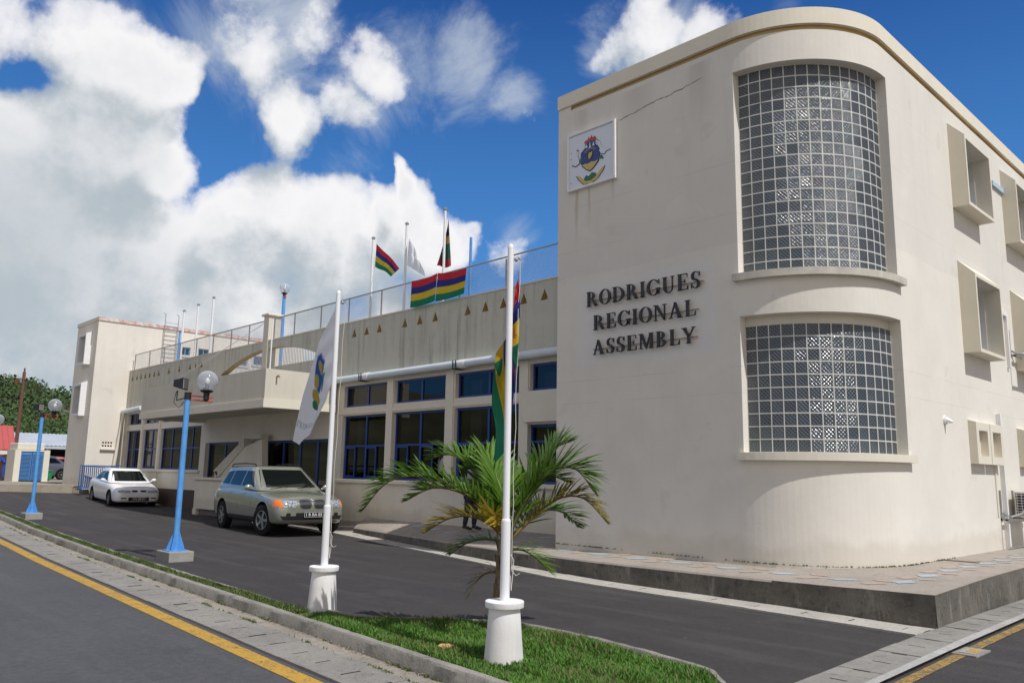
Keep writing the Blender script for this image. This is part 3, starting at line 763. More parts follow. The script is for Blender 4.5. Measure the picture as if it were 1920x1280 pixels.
# crack on the plaster
mb=MB(); rr=random.Random(8); x=-8.7; z=8.02; pts=[]
while x<-6.95: pts.append((x,z)); x+=.06; z+=.0095+rr.uniform(-.018,.018)
for (a,b),(c,d) in zip(pts,pts[1:]):
    w_=rr.uniform(.004,.011); mb.P([Vector((a,YB-.003,b-w_)),Vector((c,YB-.003,d-w_)),Vector((c,YB-.003,d+w_*.4)),Vector((a,YB-.003,b+w_*.4))])
mb.build('plaster_crack',mat('crack_shadow',(.13,.12,.10),.9),corner)
# glass block windows
def blockwindow(z0,z1,nr):
    s0,s1=LA+.062,LA+LC+.118
    frame=MB()
    def Mg(s,t,d): return Mb(s,t,.16+d)
    nc=14; gw=.0085; holes=[]
    for i in range(nc):
        for j in range(nr):
            a=s0+(s1-s0)*i/nc; b=s0+(s1-s0)*(i+1)/nc; c=z0+(z1-z0)*j/nr; d=z0+(z1-z0)*(j+1)/nr
            holes.append((a+gw,b-gw,c+gw,d-gw,.012,0))
    frame.shell(Mg,[s0+(s1-s0)*i/nc for i in range(nc+1)],[z0,z1],[],.05,nich=holes,back=False)
    fl=MB(); fl.shell(lambda s,t,d:Mb(s,t,.180+d),[s0+(s1-s0)*i/nc for i in range(nc+1)],[z0-.09,z1+.2],[],.03,back=False); fl.build('window_surround',M_cream,corner,smooth=20)
    # keep only mortar faces: block backs are covered by the glass 2 mm in front
    f=frame.build('mortar_grid',M_mortar,corner,smooth=20)
    gl=MB()
    for h,(i,j) in zip(holes,[(i,j) for i in range(nc) for j in range(nr)]):
        a,b,c,d=h[:4]; e=.004
        bev=.010
        def q(u,v,dep): return Mg(a-e+(b-a+2*e)*u,c-e+(d-c+2*e)*v,dep)
        u0=bev/(b-a); v0=bev/(d-c)
        A=[gl.V(q(u,v,.0105)) for u,v in ((0,0),(1,0),(1,1),(0,1))]
        B=[gl.V(q(u,v,.003)) for u,v in ((u0,v0),(1-u0,v0),(1-u0,1-v0),(u0,1-v0))]
        U=[(i+x_,j+y_) for x_,y_ in ((.001,.001),(.999,.001),(.999,.999),(.001,.999))]; W=[(i+x_,j+y_) for x_,y_ in ((u0,v0),(1-u0,v0),(1-u0,1-v0),(u0,1-v0))]
        gl.F(B,W)
        for k in range(4): gl.F((A[k],A[(k+1)%4],B[(k+1)%4],B[k]),[U[k],U[(k+1)%4],W[(k+1)%4],W[k]])
    gg=gl.build('glass_blocks',M_gblock,f)
    # sill ledge
    sl_=MB()
    zs=win[0][2] if z0<3 else win[1][2]
    def Ms(s,t,d): return Mb(s,t,-.10+d)
    sl_.shell(Ms,[LA+.0]+[LA+LC*i/20 for i in range(1,20)]+[LA+LC+.22],[zs-.10,zs+.012],[],.30)
    sl_.build('window_sill',M_sill if z0>3 else M_cream,corner,smooth=20)
blockwindow(2.0,3.93,10); blockwindow(4.735,8.10,18)
# projecting window boxes on the sunny side wall
def hood(y0,y1,z0,z1f,z1w,dep,name='window_hood',th=.06,w=None,mat_=None):
    """box on wall x=XR; z1w top at the wall, z1f top at the front"""
    mb=MB(); xf=XR+dep
    hb=MB()
    O=[(y0,z0),(y1,z0),(y1,z1f),(y0,z1f)]; I=[(y0+th,z0+th),(y1-th,z0+th),(y1-th,z1f-th),(y0+th,z1f-th)]
    Ow=[(y0,z0),(y1,z0),(y1,z1w),(y0,z1w)]
    fo=[mb.V((xf,a,b)) for a,b in O]; fi=[mb.V((xf,a,b)) for a,b in I]; wo=[mb.V((XR-.002,a,b)) for a,b in Ow]; wi=[mb.V((XR-.20,a,b)) for a,b in I]
    for k in range(4):
        k2=(k+1)%4
        mb.F((fo[k],fo[k2],fi[k2],fi[k])); mb.F((fo[k],wo[k],wo[k2],fo[k2])); mb.F((fi[k],fi[k2],wi[k2],wi[k]))
    h=mb.build(name,mat_ or M_cream,corner)
    return h
def frame_x(parent,y0,y1,z0,z1,x,m,panes=2,mid=None,t=.05,glass=True,name='window_frame'):
    mb=MB(); x0,x1=x-.04,x+.02
    mb.box(x0,x1,y0,y1,z0,z0+t); mb.box(x0,x1,y0,y1,z1-t,z1); mb.box(x0,x1,y0,y0+t,z0+t,z1-t); mb.box(x0,x1,y1-t,y1,z0+t,z1-t)
    for k in range(1,panes): yy=y0+(y1-y0)*k/panes; mb.box(x0+.003,x1-.003,yy-t/2,yy+t/2,z0+t,z1-t)
    if mid: mb.box(x0+.005,x1+.004,y0+t,y1-t,mid-t/2,mid+t/2)
    f=mb.build(name,m,parent)
    if glass:
        mb=MB(); mb.P([(x-.01,y0,z0),(x-.01,y1,z0),(x-.01,y1,z1),(x-.01,y0,z1)]); mb.build('pane',M_glass,f)
    return f
for (y0,y1) in ((15.8,17.3),(19.05,20.55)):
    for z0,zf,zw in ((6.62,7.97,8.28),(3.90,5.33,5.62)):
        h=hood(y0,y1,z0,zf,zw,.28); frame_x(h,y0+.13,y1-.13,z0+.12,zf-.12,XR-.16,M_lblue,2,mid=(z0+zf)/2)
for y0 in (15.72,16.50): hood(y0,y0+.76,1.93,2.66,2.70,.13,'small_window_hood',.14)
for y0 in (18.7,): hood(y0,y0+.9,1.93,2.66,2.70,.13,'small_window_hood',.14)
mb=MB(); mb.box(XR-.5,XR-.45,15.0,21,1.2,8.4); mb.build('room_partition',M_interior,corner)
# little vent cowl
mb=MB(); mb.cyl((XR,14.55,2.62),(XR+.03,14.55,2.62),.075,.07,14); mb.cyl((XR+.03,14.55,2.62),(XR+.13,14.55,2.585),.055,.015,12); mb.build('vent_cowl',M_white,corner,smooth=40)
# conduits on the wall between hoods
mb=MB()
def trunk_(a,b,c,m,w_=.05):
    p,q,r__=atX(*a,XR),atX(*b,XR),atX(*c,XR); z_=(p.z+q.z)/2
    mb=MB(); mb.box(XR,XR+.05,p.y,q.y+w_,z_-w_,z_+w_); mb.box(XR,XR+.05,q.y-w_,q.y+w_,r__.z,z_-w_); mb.build('wall_trunking',m,corner)
trunk_((1857,345),(1884,364),(1886,427),mat('pale_blue_trunking',(.42,.55,.68),.5))
mb=MB(); mb.box(XR,XR+.06,17.32,18.5,4.95,5.04); mb.box(XR,XR+.06,18.42,18.5,3.9,4.95); mb.build('wall_trunking',M_white,corner)
mb=MB(); mb.box(XR,XR+.08,17.36,17.44,.4,2.9); mb.build('rain_pipe',M_white,corner)
mb=MB(); mb.box(XR-.0,XR+.02,17.02,17.1,1.0,2.05); mb.build('cable_cover',M_cream,corner)
# air conditioning units on brackets
def aircon(y,z,label):
    t=thing('air_conditioner',label,'air conditioner',(XR+.3,y,z),'outdoor air conditioning units')
    mb=MB(); mb.box(XR+.10,XR+.42,y,y+.8,z+.03,z+.50); mb.build('casing',mat('aircon_casing'+str(int(z)),(.62,.56,.42) if z>3 else (.66,.65,.60),.5,(.5,.42,.28),6),t,bevel=.01)
    mb=MB(); mb.box(XR+.13,XR+.39,y-.006,y+.002,z+.07,z+.46)
    mb.build('fin_panel',M_black,t)
    mb=MB()
    for k in range(8): mb.box(XR+.12,XR+.40,y-.016,y-.006,z+.08+.05*k,z+.088+.05*k)
    for k in range(4): mb.box(XR+.15+.075*k,XR+.156+.075*k,y-.020,y-.010,z+.07,z+.46)
    mb.build('grille',M_white,t)
    mb=MB()
    for yy in (y-.55,y+.25,):
        mb.box(XR,XR+.03,yy-.02,yy+.02,z-.05,z+.52); mb.box(XR,XR+.50,yy-.02,yy+.02,z-.03,z+.015)
    mb.box(XR+.08,XR+.12,y-.57,y+.85,z-.035,z-.031+.03); mb.box(XR+.44,XR+.48,y-.57,y+.85,z-.035,z-.001)
    mb.tube([(XR+.02,y-.45,z+.1),(XR+.1,y-.3,z+.03),(XR+.25,y-.15,z+.10),(XR+.28,y,z+.18)],.022,6)
    mb.build('bracket',M_galv,t)
aircon(17.75,.95,'lower white air conditioning unit on a steel bracket near the pavement')
aircon(19.2,4.18,'upper cream air conditioning unit on a bracket between the window hoods')
# crest board
cb=thing('crest_board','white square board with a painted coat of arms high on the corner building','sign',(-9.3,YB-.05,7.5))
x0,x1,z0,z1=-9.90,-8.74,6.92,8.05
mb=MB(); mb.box(x0+.03,x1-.03,YB-.05,YB-.002,z0+.03,z1-.03); mb.build('panel',mat('white_board',(.66,.71,.80),.4),cb)
mb=MB()
for a in ((x0,x1,z0,z0+.035),(x0,x1,z1-.035,z1)): mb.box(a[0],a[1],YB-.08,YB-.001,a[2],a[3])
for a in ((x0,x0+.035),(x1-.045,x1)): mb.box(a[0],a[1],YB-.082,YB-.0015,z0+.035,z1-.035)
mb.build('frame',M_white,cb)
C0=Vector((-9.34,YB-.052,7.46))
def art(name,poly,m,lay,sc_=1.12):
    mb=MB(); mb.prism([(a*sc_,b*sc_) for a,b in poly],C0+Y*(-.003*lay),X,Z,-Y,.0025)
    mb.build(name,m,cb,fixn=True)
A_blue=mat('heraldic_blue',(.015,.045,.22),.4); A_green=mat('heraldic_green',(.02,.13,.07),.4); A_gold=mat('heraldic_gold',(.55,.43,.13),.4); A_red=mat('heraldic_red',(.36,.05,.06),.4); A_ink=mat('heraldic_ink',(.02,.025,.05),.4); A_pale=mat('heraldic_white',(.66,.70,.78),.4)
def arc(cx,cz,rx,rz,a0,a1,n=10): return [(cx+rx*math.cos(R(a0+(a1-a0)*i/n)),cz+rz*math.sin(R(a0+(a1-a0)*i/n))) for i in range(n+1)]
def outl(p,k): 
    cx=sum(a for a,b in p)/len(p); cz=sum(b for a,b in p)/len(p)
    return [(cx+(a-cx)*k,cz+(b-cz)*k) for a,b in p]
shield=[(-.20,.13),(-.12,.19),(0,.30),(.12,.19),(.20,.13),(.20,-.02),(.17,-.10),(.08,-.18),(0,-.22),(-.08,-.18),(-.17,-.10),(-.20,-.02)]
art('shield_outline',outl(shield,1.06),A_ink,1); art('shield',shield,A_blue,2)
art('shield_base',[(-.175,-.085),(-.11,-.075),(-.05,-.09),(.03,-.07),(.10,-.085),(.175,-.075),(.08,-.175),(0,-.215),(-.08,-.175)],A_gold,3)
art('ring',arc(0,.05,.075,.085,0,360,20),A_ink,3); art('island_map',[(-.04,.04),(-.02,.10),(.02,.09),(.05,.11),(.04,.05),(.01,.0),(-.02,-.02)],A_gold,4)
for k in range(7): 
    a=R(40+k*17); art('sun_ray',[(.085*math.cos(a),.06+.085*math.sin(a)),(.15*math.cos(a-.05),.06+.13*math.sin(a-.05)),(.15*math.cos(a+.05),.06+.13*math.sin(a+.05))],A_gold,3)
art('helmet_plume',[(-.08,.26),(-.13,.30),(-.10,.33),(-.05,.33),(-.04,.38),(0,.34),(.03,.40),(.05,.34),(.10,.36),(.13,.32),(.13,.29),(.07,.28),(0,.30)],A_red,4)
art('helmet_mantle',[(-.10,.17),(-.11,.27),(-.05,.29),(0,.24),(.05,.29),(.11,.28),(.12,.18),(.16,.15),(.06,.20),(0,.16),(-.06,.20)],A_blue,3)
art('mantle_stripe',[(-.02,.17),(.0,.30),(.02,.17)],A_pale,5); art('mantle_stripe',[(.05,.20),(.08,.27),(.10,.19)],A_pale,5); art('mantle_stripe',[(-.05,.20),(-.08,.27),(-.10,.19)],A_pale,5)
bird=[(-.40,-.02),(-.32,-.06),(-.24,-.03),(-.25,.05),(-.28,.12),(-.26,.19),(-.29,.21),(-.31,.17),(-.31,.09),(-.35,.04)]
art('bird_outline',outl(bird,1.12),A_ink,1); art('bird',bird,A_pale,2); art('bird_beak',[(-.31,.21),(-.27,.23),(-.26,.19)],A_red,3)
b2=[(.15,.28),(.22,.22),(.24,.12),(.30,.10),(.42,.04),(.34,.03),(.30,-.01),(.23,.02),(.19,.08),(.17,.18)]
art('bird_outline',outl(b2,1.10),A_ink,1); art('bird',b2,A_pale,2)
art('leaf_sprig',[(-.24,.0),(-.19,.10),(-.16,.02),(-.20,-.06)],A_green,3); art('leaf_sprig',[(.18,-.03),(.25,-.01),(.29,-.09),(.22,-.07)],A_green,3)
scroll=[(-.30,-.24),(-.24,-.26),(-.13,-.36),(0,-.39),(.13,-.34),(.24,-.24),(.30,-.22),(.27,-.28),(.17,-.38),(.02,-.45),(-.14,-.42),(-.25,-.32)]
art('scroll_outline',outl(scroll,1.07),A_ink,1); art('scroll',scroll,A_gold,2); art('scroll_wreath',[(-.14,-.34),(-.09,-.28),(-.03,-.31),(.04,-.26),(.12,-.29),(.13,-.34),(.02,-.39),(-.10,-.38)],A_green,3)
for zz in (.22,.10,-.38): 
    mb=MB(); mb.cyl((-9.82,YB-.05,C0.z+zz),(-9.82,YB-.056,C0.z+zz),.012,n=8); mb.build('screw',M_galv,cb)
# ---------------------------------------------------------------- lettering
T=.175; t_=.05; SH=.045
def rect(a,b,c,d): return [(a,b),(c,b),(c,d),(a,d)]
def ringp(cx,cy,rx,ry,ix,iy,a0,a1,icx=None,icy=None,n=14):
    icx=cx if icx is None else icx; icy=cy if icy is None else icy; out=[]
    for i in range(n):
        A=R(a0+(a1-a0)*i/n); B=R(a0+(a1-a0)*(i+1)/n)
        out.append([(icx+ix*math.cos(A),icy+iy*math.sin(A)),(cx+rx*math.cos(A),cy+ry*math.sin(A)),(cx+rx*math.cos(B),cy+ry*math.sin(B)),(icx+ix*math.cos(B),icy+iy*math.sin(B))])
    return out
def stem(x,w_=T,y0=0,y1=1,sb=True,st=True,o=.07):
    r_=[rect(x,y0,x+w_,y1)]
    if sb: r_.append(rect(x-o,y0,x+w_+o,y0+SH))
    if st: r_.append(rect(x-o,y1-SH,x+w_+o,y1))
    return r_
G={}
G['I']=(.34,stem(.08))
G['R']=(.84,stem(.08)+ringp(.26,.735,.36,.265,.19,.22,-90,90)+[[(.36,.52),(.55,.50),(.82,0),(.62,0)],rect(.6,0,.86,SH)])
G['O']=(.86,ringp(.43,.5,.43,.52,.25,.475,0,360,n=26))
G['D']=(.86,stem(.08)+ringp(.28,.5,.56,.5,.38,.455,-90,90,n=18))
G['G']=(.90,ringp(.45,.5,.45,.52,.27,.475,42,330,n=22)+[rect(.66,.05,.83,.44),rect(.58,.40,.90,.44),[(.73,.72),(.80,.98),(.83,.98),(.83,.70)]])
G['U']=(.84,[rect(.08,.3,.26,1),rect(.01,.955,.33,1),rect(.64,.3,.69,1),rect(.55,.955,.78,1)]+ringp(.385,.32,.305,.34,.19,.285,180,360,icx=.45))
G['E']=(.72,stem(.08)+[rect(.25,.955,.64,1),rect(.25,.49,.5,.535),rect(.25,0,.68,SH),[(.60,.955),(.64,.955),(.64,.76)],[(.60,.045),(.68,.045),(.68,.27)],[(.5,.40),(.5,.63),(.46,.51)]])
G['L']=(.70,stem(.08)+[rect(.25,0,.66,SH),[(.58,.045),(.66,.045),(.66,.30)]])
G['S']=(.64,ringp(.31,.755,.265,.265,.135,.22,40,215,icx=.33)+ringp(.31,.265,.275,.285,.13,.24,-145,38,icx=.28)+[[(.055,.66),(.10,.52),(.28,.44),(.52,.33),(.50,.46),(.36,.56),(.17,.66)],[(.50,.72),(.545,.98),(.57,.98),(.57,.72)],[(.03,.02),(.06,.02),(.10,.28),(.03,.28)]])
G['N']=(.86,[rect(.10,0,.15,1),rect(.0,0,.25,SH),rect(-.02,.955,.2,1),[(.05,1),(.27,1),(.74,.06),(.74,-.02),(.68,-.02)],rect(.69,.0,.74,1),rect(.58,.955,.85,1)])
G['A']=(.90,[[(.08,0),(.135,0),(.44,1),(.38,1)],[(.33,1.0),(.47,1.0),(.80,0),(.60,0)],rect(.22,.31,.60,.36),rect(0,0,.24,SH),rect(.52,0,.88,SH)])
G['M']=(1.08,[rect(.12,0,.17,1),rect(.02,0,.27,SH),rect(.0,.955,.25,1),[(.08,1),(.29,1),(.56,.10),(.52,-.02)],[(.50,-.02),(.55,-.02),(.84,1),(.79,1)]]+stem(.79,.17))
G['B']=(.78,stem(.08)+ringp(.26,.76,.32,.24,.16,.20,-90,90)+ringp(.26,.265,.40,.265,.22,.225,-90,90))
G['Y']=(.84,stem(.34,.17,0,.5,True,False)+[[(.02,1),(.24,1),(.51,.46),(.34,.46)],[(.44,.46),(.50,.46),(.78,1),(.72,1)],rect(-.03,.955,.30,1),rect(.62,.955,.86,1)])
sign=thing('building_lettering','raised dark serif letters RODRIGUES REGIONAL ASSEMBLY on the corner building','sign',(-8.2,YB-.1,4.3))
def word(txt,xa_,xb_,z,h,zdrop=0.):
    gap=.13; W=sum(G[c][0] for c in txt)+gap*(len(txt)-1); sx=(xb_-xa_)/W
    cx=0
    for c in txt:
        wd,ps=G[c]; mb=MB()
        for p in ps: mb.prism([((cx+a)*sx,b*h) for a,b in p],Vector((xa_,YB-.055,z)),X,Z,-Y,.03)
        mb.build('letter',M_letter,sign,label='letter '+c); cx+=wd+gap
    mb=MB(); mb.box(xa_-.02,xb_+.03,YB-.045,YB-.030,z+h*.36,z+h*.36+.014)
    for k in range(6): xx=xa_+.1+(xb_-xa_-.2)*k/5; mb.box(xx-.006,xx+.006,YB-.032,YB,z+h*.37,z+h*.37+.008)
    mb.build('mounting_bar',M_rust,sign)
word('RODRIGUES',-9.41,-7.0,4.625,.27); word('REGIONAL',-9.25,-7.1,4.18,.265); word('ASSEMBLY',-9.26,-7.13,3.735,.26)
# dirt at wall foot: small weeds
mb=MB(); rr=random.Random(12)
for k in range(420):
    s_=rr.choice([.4,1.1,2.6,4.2,LA+.3,LA+1.2,LA+1.9,LA+2.5,LA+3.1,LA+4.])+rr.gauss(0,.28); s_=max(.05,s_); p=Mb(s_,.398,-.02-rr.random()*.03)
    a=rr.uniform(0,6.28); h=rr.uniform(.004,.028)**1.; q=Vector((math.cos(a),math.sin(a),0))*rr.uniform(.006,.03)
    mb.P([p-q,p+q,p+q+Z*h*.6,p+Z*h])
wd_=mb.build('wall_foot_weeds',M_grassdry,kind='stuff',fixn=False); setp(wd_,label='tiny weeds and grime along the foot of the rounded wall',category='weeds')
# ================================================================ LONG WING
YW=12.66; ZP=5.86; WX0,WX1=-37.5,-10.25
wing=thing('assembly_wing','long two level cream wing with blue framed windows and a concrete parapet','building',(-24,13,0))
def Mw(s,t,d): return Vector((s,YW+d,t))
zb=.1
up=[(-20.02,-17.92,3.42,4.03),(-17.60,-15.46,3.42,4.03),(-15.08,-12.84,3.42,4.03),(-12.53,-10.9,3.44,4.04),(-37.28,-35.70,3.47,3.95),(-35.38,-33.80,3.47,3.95),(-33.42,-29.60,3.47,3.95)]
lo=[(-20.05,-17.92,1.42,3.18),(-17.62,-15.46,1.42,3.18),(-15.10,-12.84,1.42,3.18),(-12.58,-10.9,1.42,2.70),(-37.32,-35.70,1.62,3.22),(-35.40,-33.80,1.62,3.22),(-33.45,-29.60,1.60,3.22)]
doors=[(-29.15,-26.5,.45,2.57),(-24.68,-20.55,.45,2.56)]
AX0,AX1=-28.2,-21.1
hw=up+lo+doors
mb=MB(); mb.shell(Mw,[WX0,WX1],[zb,4.15],hw,.22)
mb.build('wall',M_wing,wing)
# upper parapet band, slightly proud, with the arched opening and triangular vents
def Mp(s,t,d): return Vector((s,YW-.05+d,t))
tr=[(-19.59,.15),(-18.97,.15),(-18.35,.15),(-17.18,.15),(-16.54,.15),(-15.9,.15),(-14.64,.15),(-14.0,.15),(-13.38,.15),(-12.71,.15),(-12.06,.15)]+[(x,.13) for x in (-37.1,-36.57,-36.1,-35.63,-35.12,-34.61,-34.12,-33.07,-32.03,-31.0,-30.47,-29.94)]
TZ=5.42
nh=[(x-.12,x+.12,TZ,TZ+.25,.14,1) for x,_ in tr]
mb=MB()
segs=[(WX0,AX0,4.15),(AX1,WX1,4.15)]
for a,b,z in segs:
    hs=[h for h in nh if a<h[0]<b]
    mb.shell(Mp,[a,b],[z,TZ-.2,ZP],[],.24,nich=hs)
mb.shell(Mp,[AX0,AX1],[3.95,4.96],[],.24)
# fill the corners of each niche so the vent is a triangle
for h in nh:
    a,b,c,d=h[:4]; m_=(a+b)/2; y=YW-.05; mb.m=0
    mb.P([Vector((a,y,c)),Vector((m_,y,d)),Vector((a,y,d))]); mb.P([Vector((b,y,c)),Vector((b,y,d)),Vector((m_,y,d))])
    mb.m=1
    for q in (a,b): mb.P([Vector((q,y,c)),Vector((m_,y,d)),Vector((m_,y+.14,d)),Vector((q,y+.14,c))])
mb.m=0
def az(x): return 5.62-.05*(x+24.65)**2
xs=frange(AX0,AX1,.14)
for a,b in zip(xs,xs[1:]):
    for yy in (YW-.05,YW+.19):
        mb.P([Vector((a,yy,max(4.96,az(a)))),Vector((b,yy,max(4.96,az(b)))),Vector((b,yy,ZP)),Vector((a,yy,ZP))])
    mb.P([Vector((a,YW-.05,ZP)),Vector((b,YW-.05,ZP)),Vector((b,YW+.19,ZP)),Vector((a,YW+.19,ZP))])
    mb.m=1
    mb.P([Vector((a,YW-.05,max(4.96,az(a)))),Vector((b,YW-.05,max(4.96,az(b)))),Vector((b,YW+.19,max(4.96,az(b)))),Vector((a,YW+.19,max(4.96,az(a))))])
    mb.m=0
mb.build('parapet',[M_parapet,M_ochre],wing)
mb=MB(); mb.box(WX0,-25.08,YW-.07,YW+.22,ZP,ZP+.035); mb.box(-24.75,WX1,YW-.07,YW+.22,ZP,ZP+.035); mb.build('coping',M_cream,wing)
# lintel band over the windows (painted, lighter) and string course
mb=MB(); mb.box(-20.3,WX1,YW-.03,YW+.02,3.22,3.30)
mb.build('string_course',M_cream,wing)
mb=MB(); mb.box(-20.15,-12.7,YW-.10,YW+.02,1.32,1.415); mb.box(-12.65,WX1,YW-.10,YW+.02,1.32,1.415); mb.box(-37.4,-29.5,YW-.08,YW+.02,1.50,1.595); mb.build('window_sill',M_cream,wing,bevel=.01)
mb=MB(); mb.box(-12.6,-10.6,YW-.14,YW-.001,2.74,3.42); mb.build('spandrel_panel',M_cream,wing,bevel=.01)
mb=MB(); mb.box(-37.4,-27.2,YW-.16,YW-.001,.1,.86); mb.build('plinth',mat('plinth_shade',(.085,.06,.045),.8,(.06,.045,.035),4),wing)  # dark brown with the shade on step riser and pavement painted in
# columns between bays, slightly proud
for x,h_,zz in ((-17.76,.14,1.42),(-15.27,.14,1.42),(-12.70,.14,1.42),(-35.55,.09,.87),(-33.62,.09,.87)):
    mb=MB(); mb.box(x-h_,x+h_,YW-.028,YW+.01,zz,4.14); mb.build('pilaster',M_cream,wing)
# windows
def wframe(x0,x1,z0,z1,y,mull=1,trans=None,sub=None,t=.045,open_=None):
    mb=MB(); ya,yb=y-.03,y+.03
    mb.box(x0,x1,ya,yb,z0,z0+t); mb.box(x0,x1,ya,yb,z1-t,z1); mb.box(x0,x0+t,ya,yb,z0+t,z1-t); mb.box(x1-t,x1,ya,yb,z0+t,z1-t)
    ms=[x0+(x1-x0)*k/(mull+1) for k in range(1,mull+1)]
    for m_ in ms: mb.box(m_-t*.7,m_+t*.7,ya+.004,yb-.004,z0+t,z1-t)
    if trans: mb.box(x0+t,x1-t,ya-.004,yb-.008,trans-t/2,trans+t/2)
    f=mb.build('window_frame',M_blue,wing)
    if sub:
        bs=[x0+t]+ms+[x1-t]
        for a,b in zip(bs,bs[1:]):
            c=(a+b)/2
            mb=MB()
            mb.box(a+.02,c+.02,ya-.012,ya+.01,z0+t+.01,z0+t+.045); mb.box(a+.02,c+.02,ya-.012,ya+.01,trans-.07,trans-.03)
            mb.box(a+.02,a+.06,ya-.014,ya+.01,z0+t+.045,trans-.07); mb.box(c-.02,c+.02,ya-.014,ya+.01,z0+t+.045,trans-.07)
            mb.build('sliding_sash',M_blue,f)
    mb=MB()
    bs=[x0]+ms+[x1]
    for a,b in zip(bs,bs[1:]):
        for c,d in (((z0,trans),(trans,z1)) if trans else ((z0,z1),)):
            if open_ and abs((a+b)/2-open_[0])<.6 and c<open_[1]<d:
                mb.P([(a,y,c),((a+b)/2,y,c),((a+b)/2,y,d),(a,y,d)]); continue
            mb.P([(a,y,c),(b,y,c),(b,y,d),(a,y,d)])
    mb.build('pane',M_glass,f,fixn=False)
    return f
for i,(a,b,c,d) in enumerate(up): wframe(a+.01,b-.01,c+.01,d-.01,YW+.13,1 if i!=6 else 3)
for i,(a,b,c,d) in enumerate(lo):
    wframe(a+.01,b-.01,c+.01,d-.01,YW+.13,1 if i not in (6,) else 3,2.33 if i<4 else 2.42,sub=i<3,open_=(-16.0,2.) if i==1 else None)
# entrances under the canopy
for (a,b,c,d),n_ in zip(doors,(2,4)):
    mb=MB(); y=YW+.18
    mb.box(a,b,y-.03,y+.03,d-.07,d); mb.box(a,a+.07,y-.03,y+.03,c,d-.07); mb.box(b-.07,b,y-.03,y+.03,c,d-.07)
    for k in range(1,n_): xx=a+(b-a)*k/n_; mb.box(xx-.05,xx+.05,y-.025,y+.025,c,d-.07)
    f=mb.build('entrance_frame',M_blue,wing)
    mb=MB(); mb.P([(a,y,c),(b,y,c),(b,y,d),(a,y,d)]); mb.build('entrance_glass',M_glass,f,fixn=False)
# inside: floor, back wall, ceiling and partitions so the glass looks into rooms
mb=MB(); mb.box(WX0+.05,WX1,YW+4.6,YW+4.7,.3,4.1); mb.box(WX0+.05,WX1,YW+.23,YW+4.6,.3,.38); mb.box(WX0+.05,WX1,YW+.23,YW+4.6,4.08,4.14)
for x in (-33.6,-29.4,-25.3,-20.3,-12.7): mb.box(x-.05,x+.05,YW+.24,YW+4.58,.4,4.06)
mb.build('interior_walls',M_interior,wing)
mb=MB()
rr=random.Random(5)
for a,b in ((-15.0,-14.6),(-14.1,-13.85),(-13.4,-12.95),(-12.5,-11.8),(-19.95,-19.7),(-36.9,-36.6),(-35.1,-34.75),(-36.3,-36.1),(-34.4,-34.1)):
    n_=10
    for k in range(n_):
        x0=a+(b-a)*k/n_; x1=a+(b-a)*(k+1)/n_; y=YW+.45
        mb.P([(x0,y+.03*(k%2),1.5),(x1,y+.03*((k+1)%2),1.5),(x1,y+.03*((k+1)%2),3.9),(x0,y+.03*(k%2),3.9)])
mb.build('curtain',M_curtain,wing)
mb=MB(); mb.box(-33.2,-32.2,YW+.5,YW+.55,1.65,3.0); mb.box(-31.9,-31.4,YW+.5,YW+.55,1.65,3.0); mb.build('red_blind',mat('red_blind',(.50,.06,.03),.7),wing)
# flat roof and body behind
mb=MB(); mb.box(WX0,WX1,YW+.20,YW+6.5,4.75,4.9); mb.box(WX0,WX1,YW+6.3,YW+6.5,.2,4.75); mb.build('roof_slab',M_concrete,wing)
# pillar rising through the parapet
mb=MB(); mb.box(-25.07,-24.72,YW-.09,YW+.36,3.95,6.72); mb.build('pillar',M_canopy,wing,bevel=.01)
mb=MB(); mb.box(-25.14,-24.65,YW-.16,YW+.43,6.72,6.80); mb.build('pillar_cap',M_cream,wing,bevel=.02)
# big white drain pipe along the facade
pip=thing('drain_pipe','fat pale plastic drain pipe running along the wing above the windows','pipe',(-15,YW-.2,4.2))
mb=MB(); mb.cyl((-20.2,YW-.19,4.20),(-10.25,YW-.19,4.22),.095,n=16); mb.build('pipe',M_pipe,pip,smooth=40)
for x in (-18.72,-14.7): 
    mb=MB(); mb.cyl((x,YW-.19,4.203),(x+.22,YW-.19,4.203),.108,n=16); mb.build('coupling',M_whitemetal,pip,smooth=40)
    mb=MB()
    for q in (-.06,-.16): mb.box(x+q,x+q+.025,YW-.30,YW-.03,4.08,4.10); mb.box(x+q,x+q+.025,YW-.31,YW-.295,4.08,4.30)
    mb.build('pipe_clip',M_black,pip)
mb=MB(); mb.cyl((-20.45,YW-.19,4.20),(-20.2,YW-.19,4.20),.12,n=16); mb.build('end_cap',M_cream,pip,smooth=40)
pip2=thing('drain_pipe','short grey drain pipe with a sloping downpipe at the inner corner by the far tower','pipe',(-37,YW-.2,1))
mb=MB(); mb.cyl((-37.45,YW-.2,4.06),(-35.3,YW-.2,4.13),.10,n=12); mb.build('pipe',M_pipe,pip2,smooth=40)
pe=atX(213,874,-37.38); mb=MB(); mb.tube([(-37.3,YW-.2,4.0),(-37.32,YW-.22,3.8),pe],.07,10); mb.build('downpipe',M_cream,pip2,smooth=40)
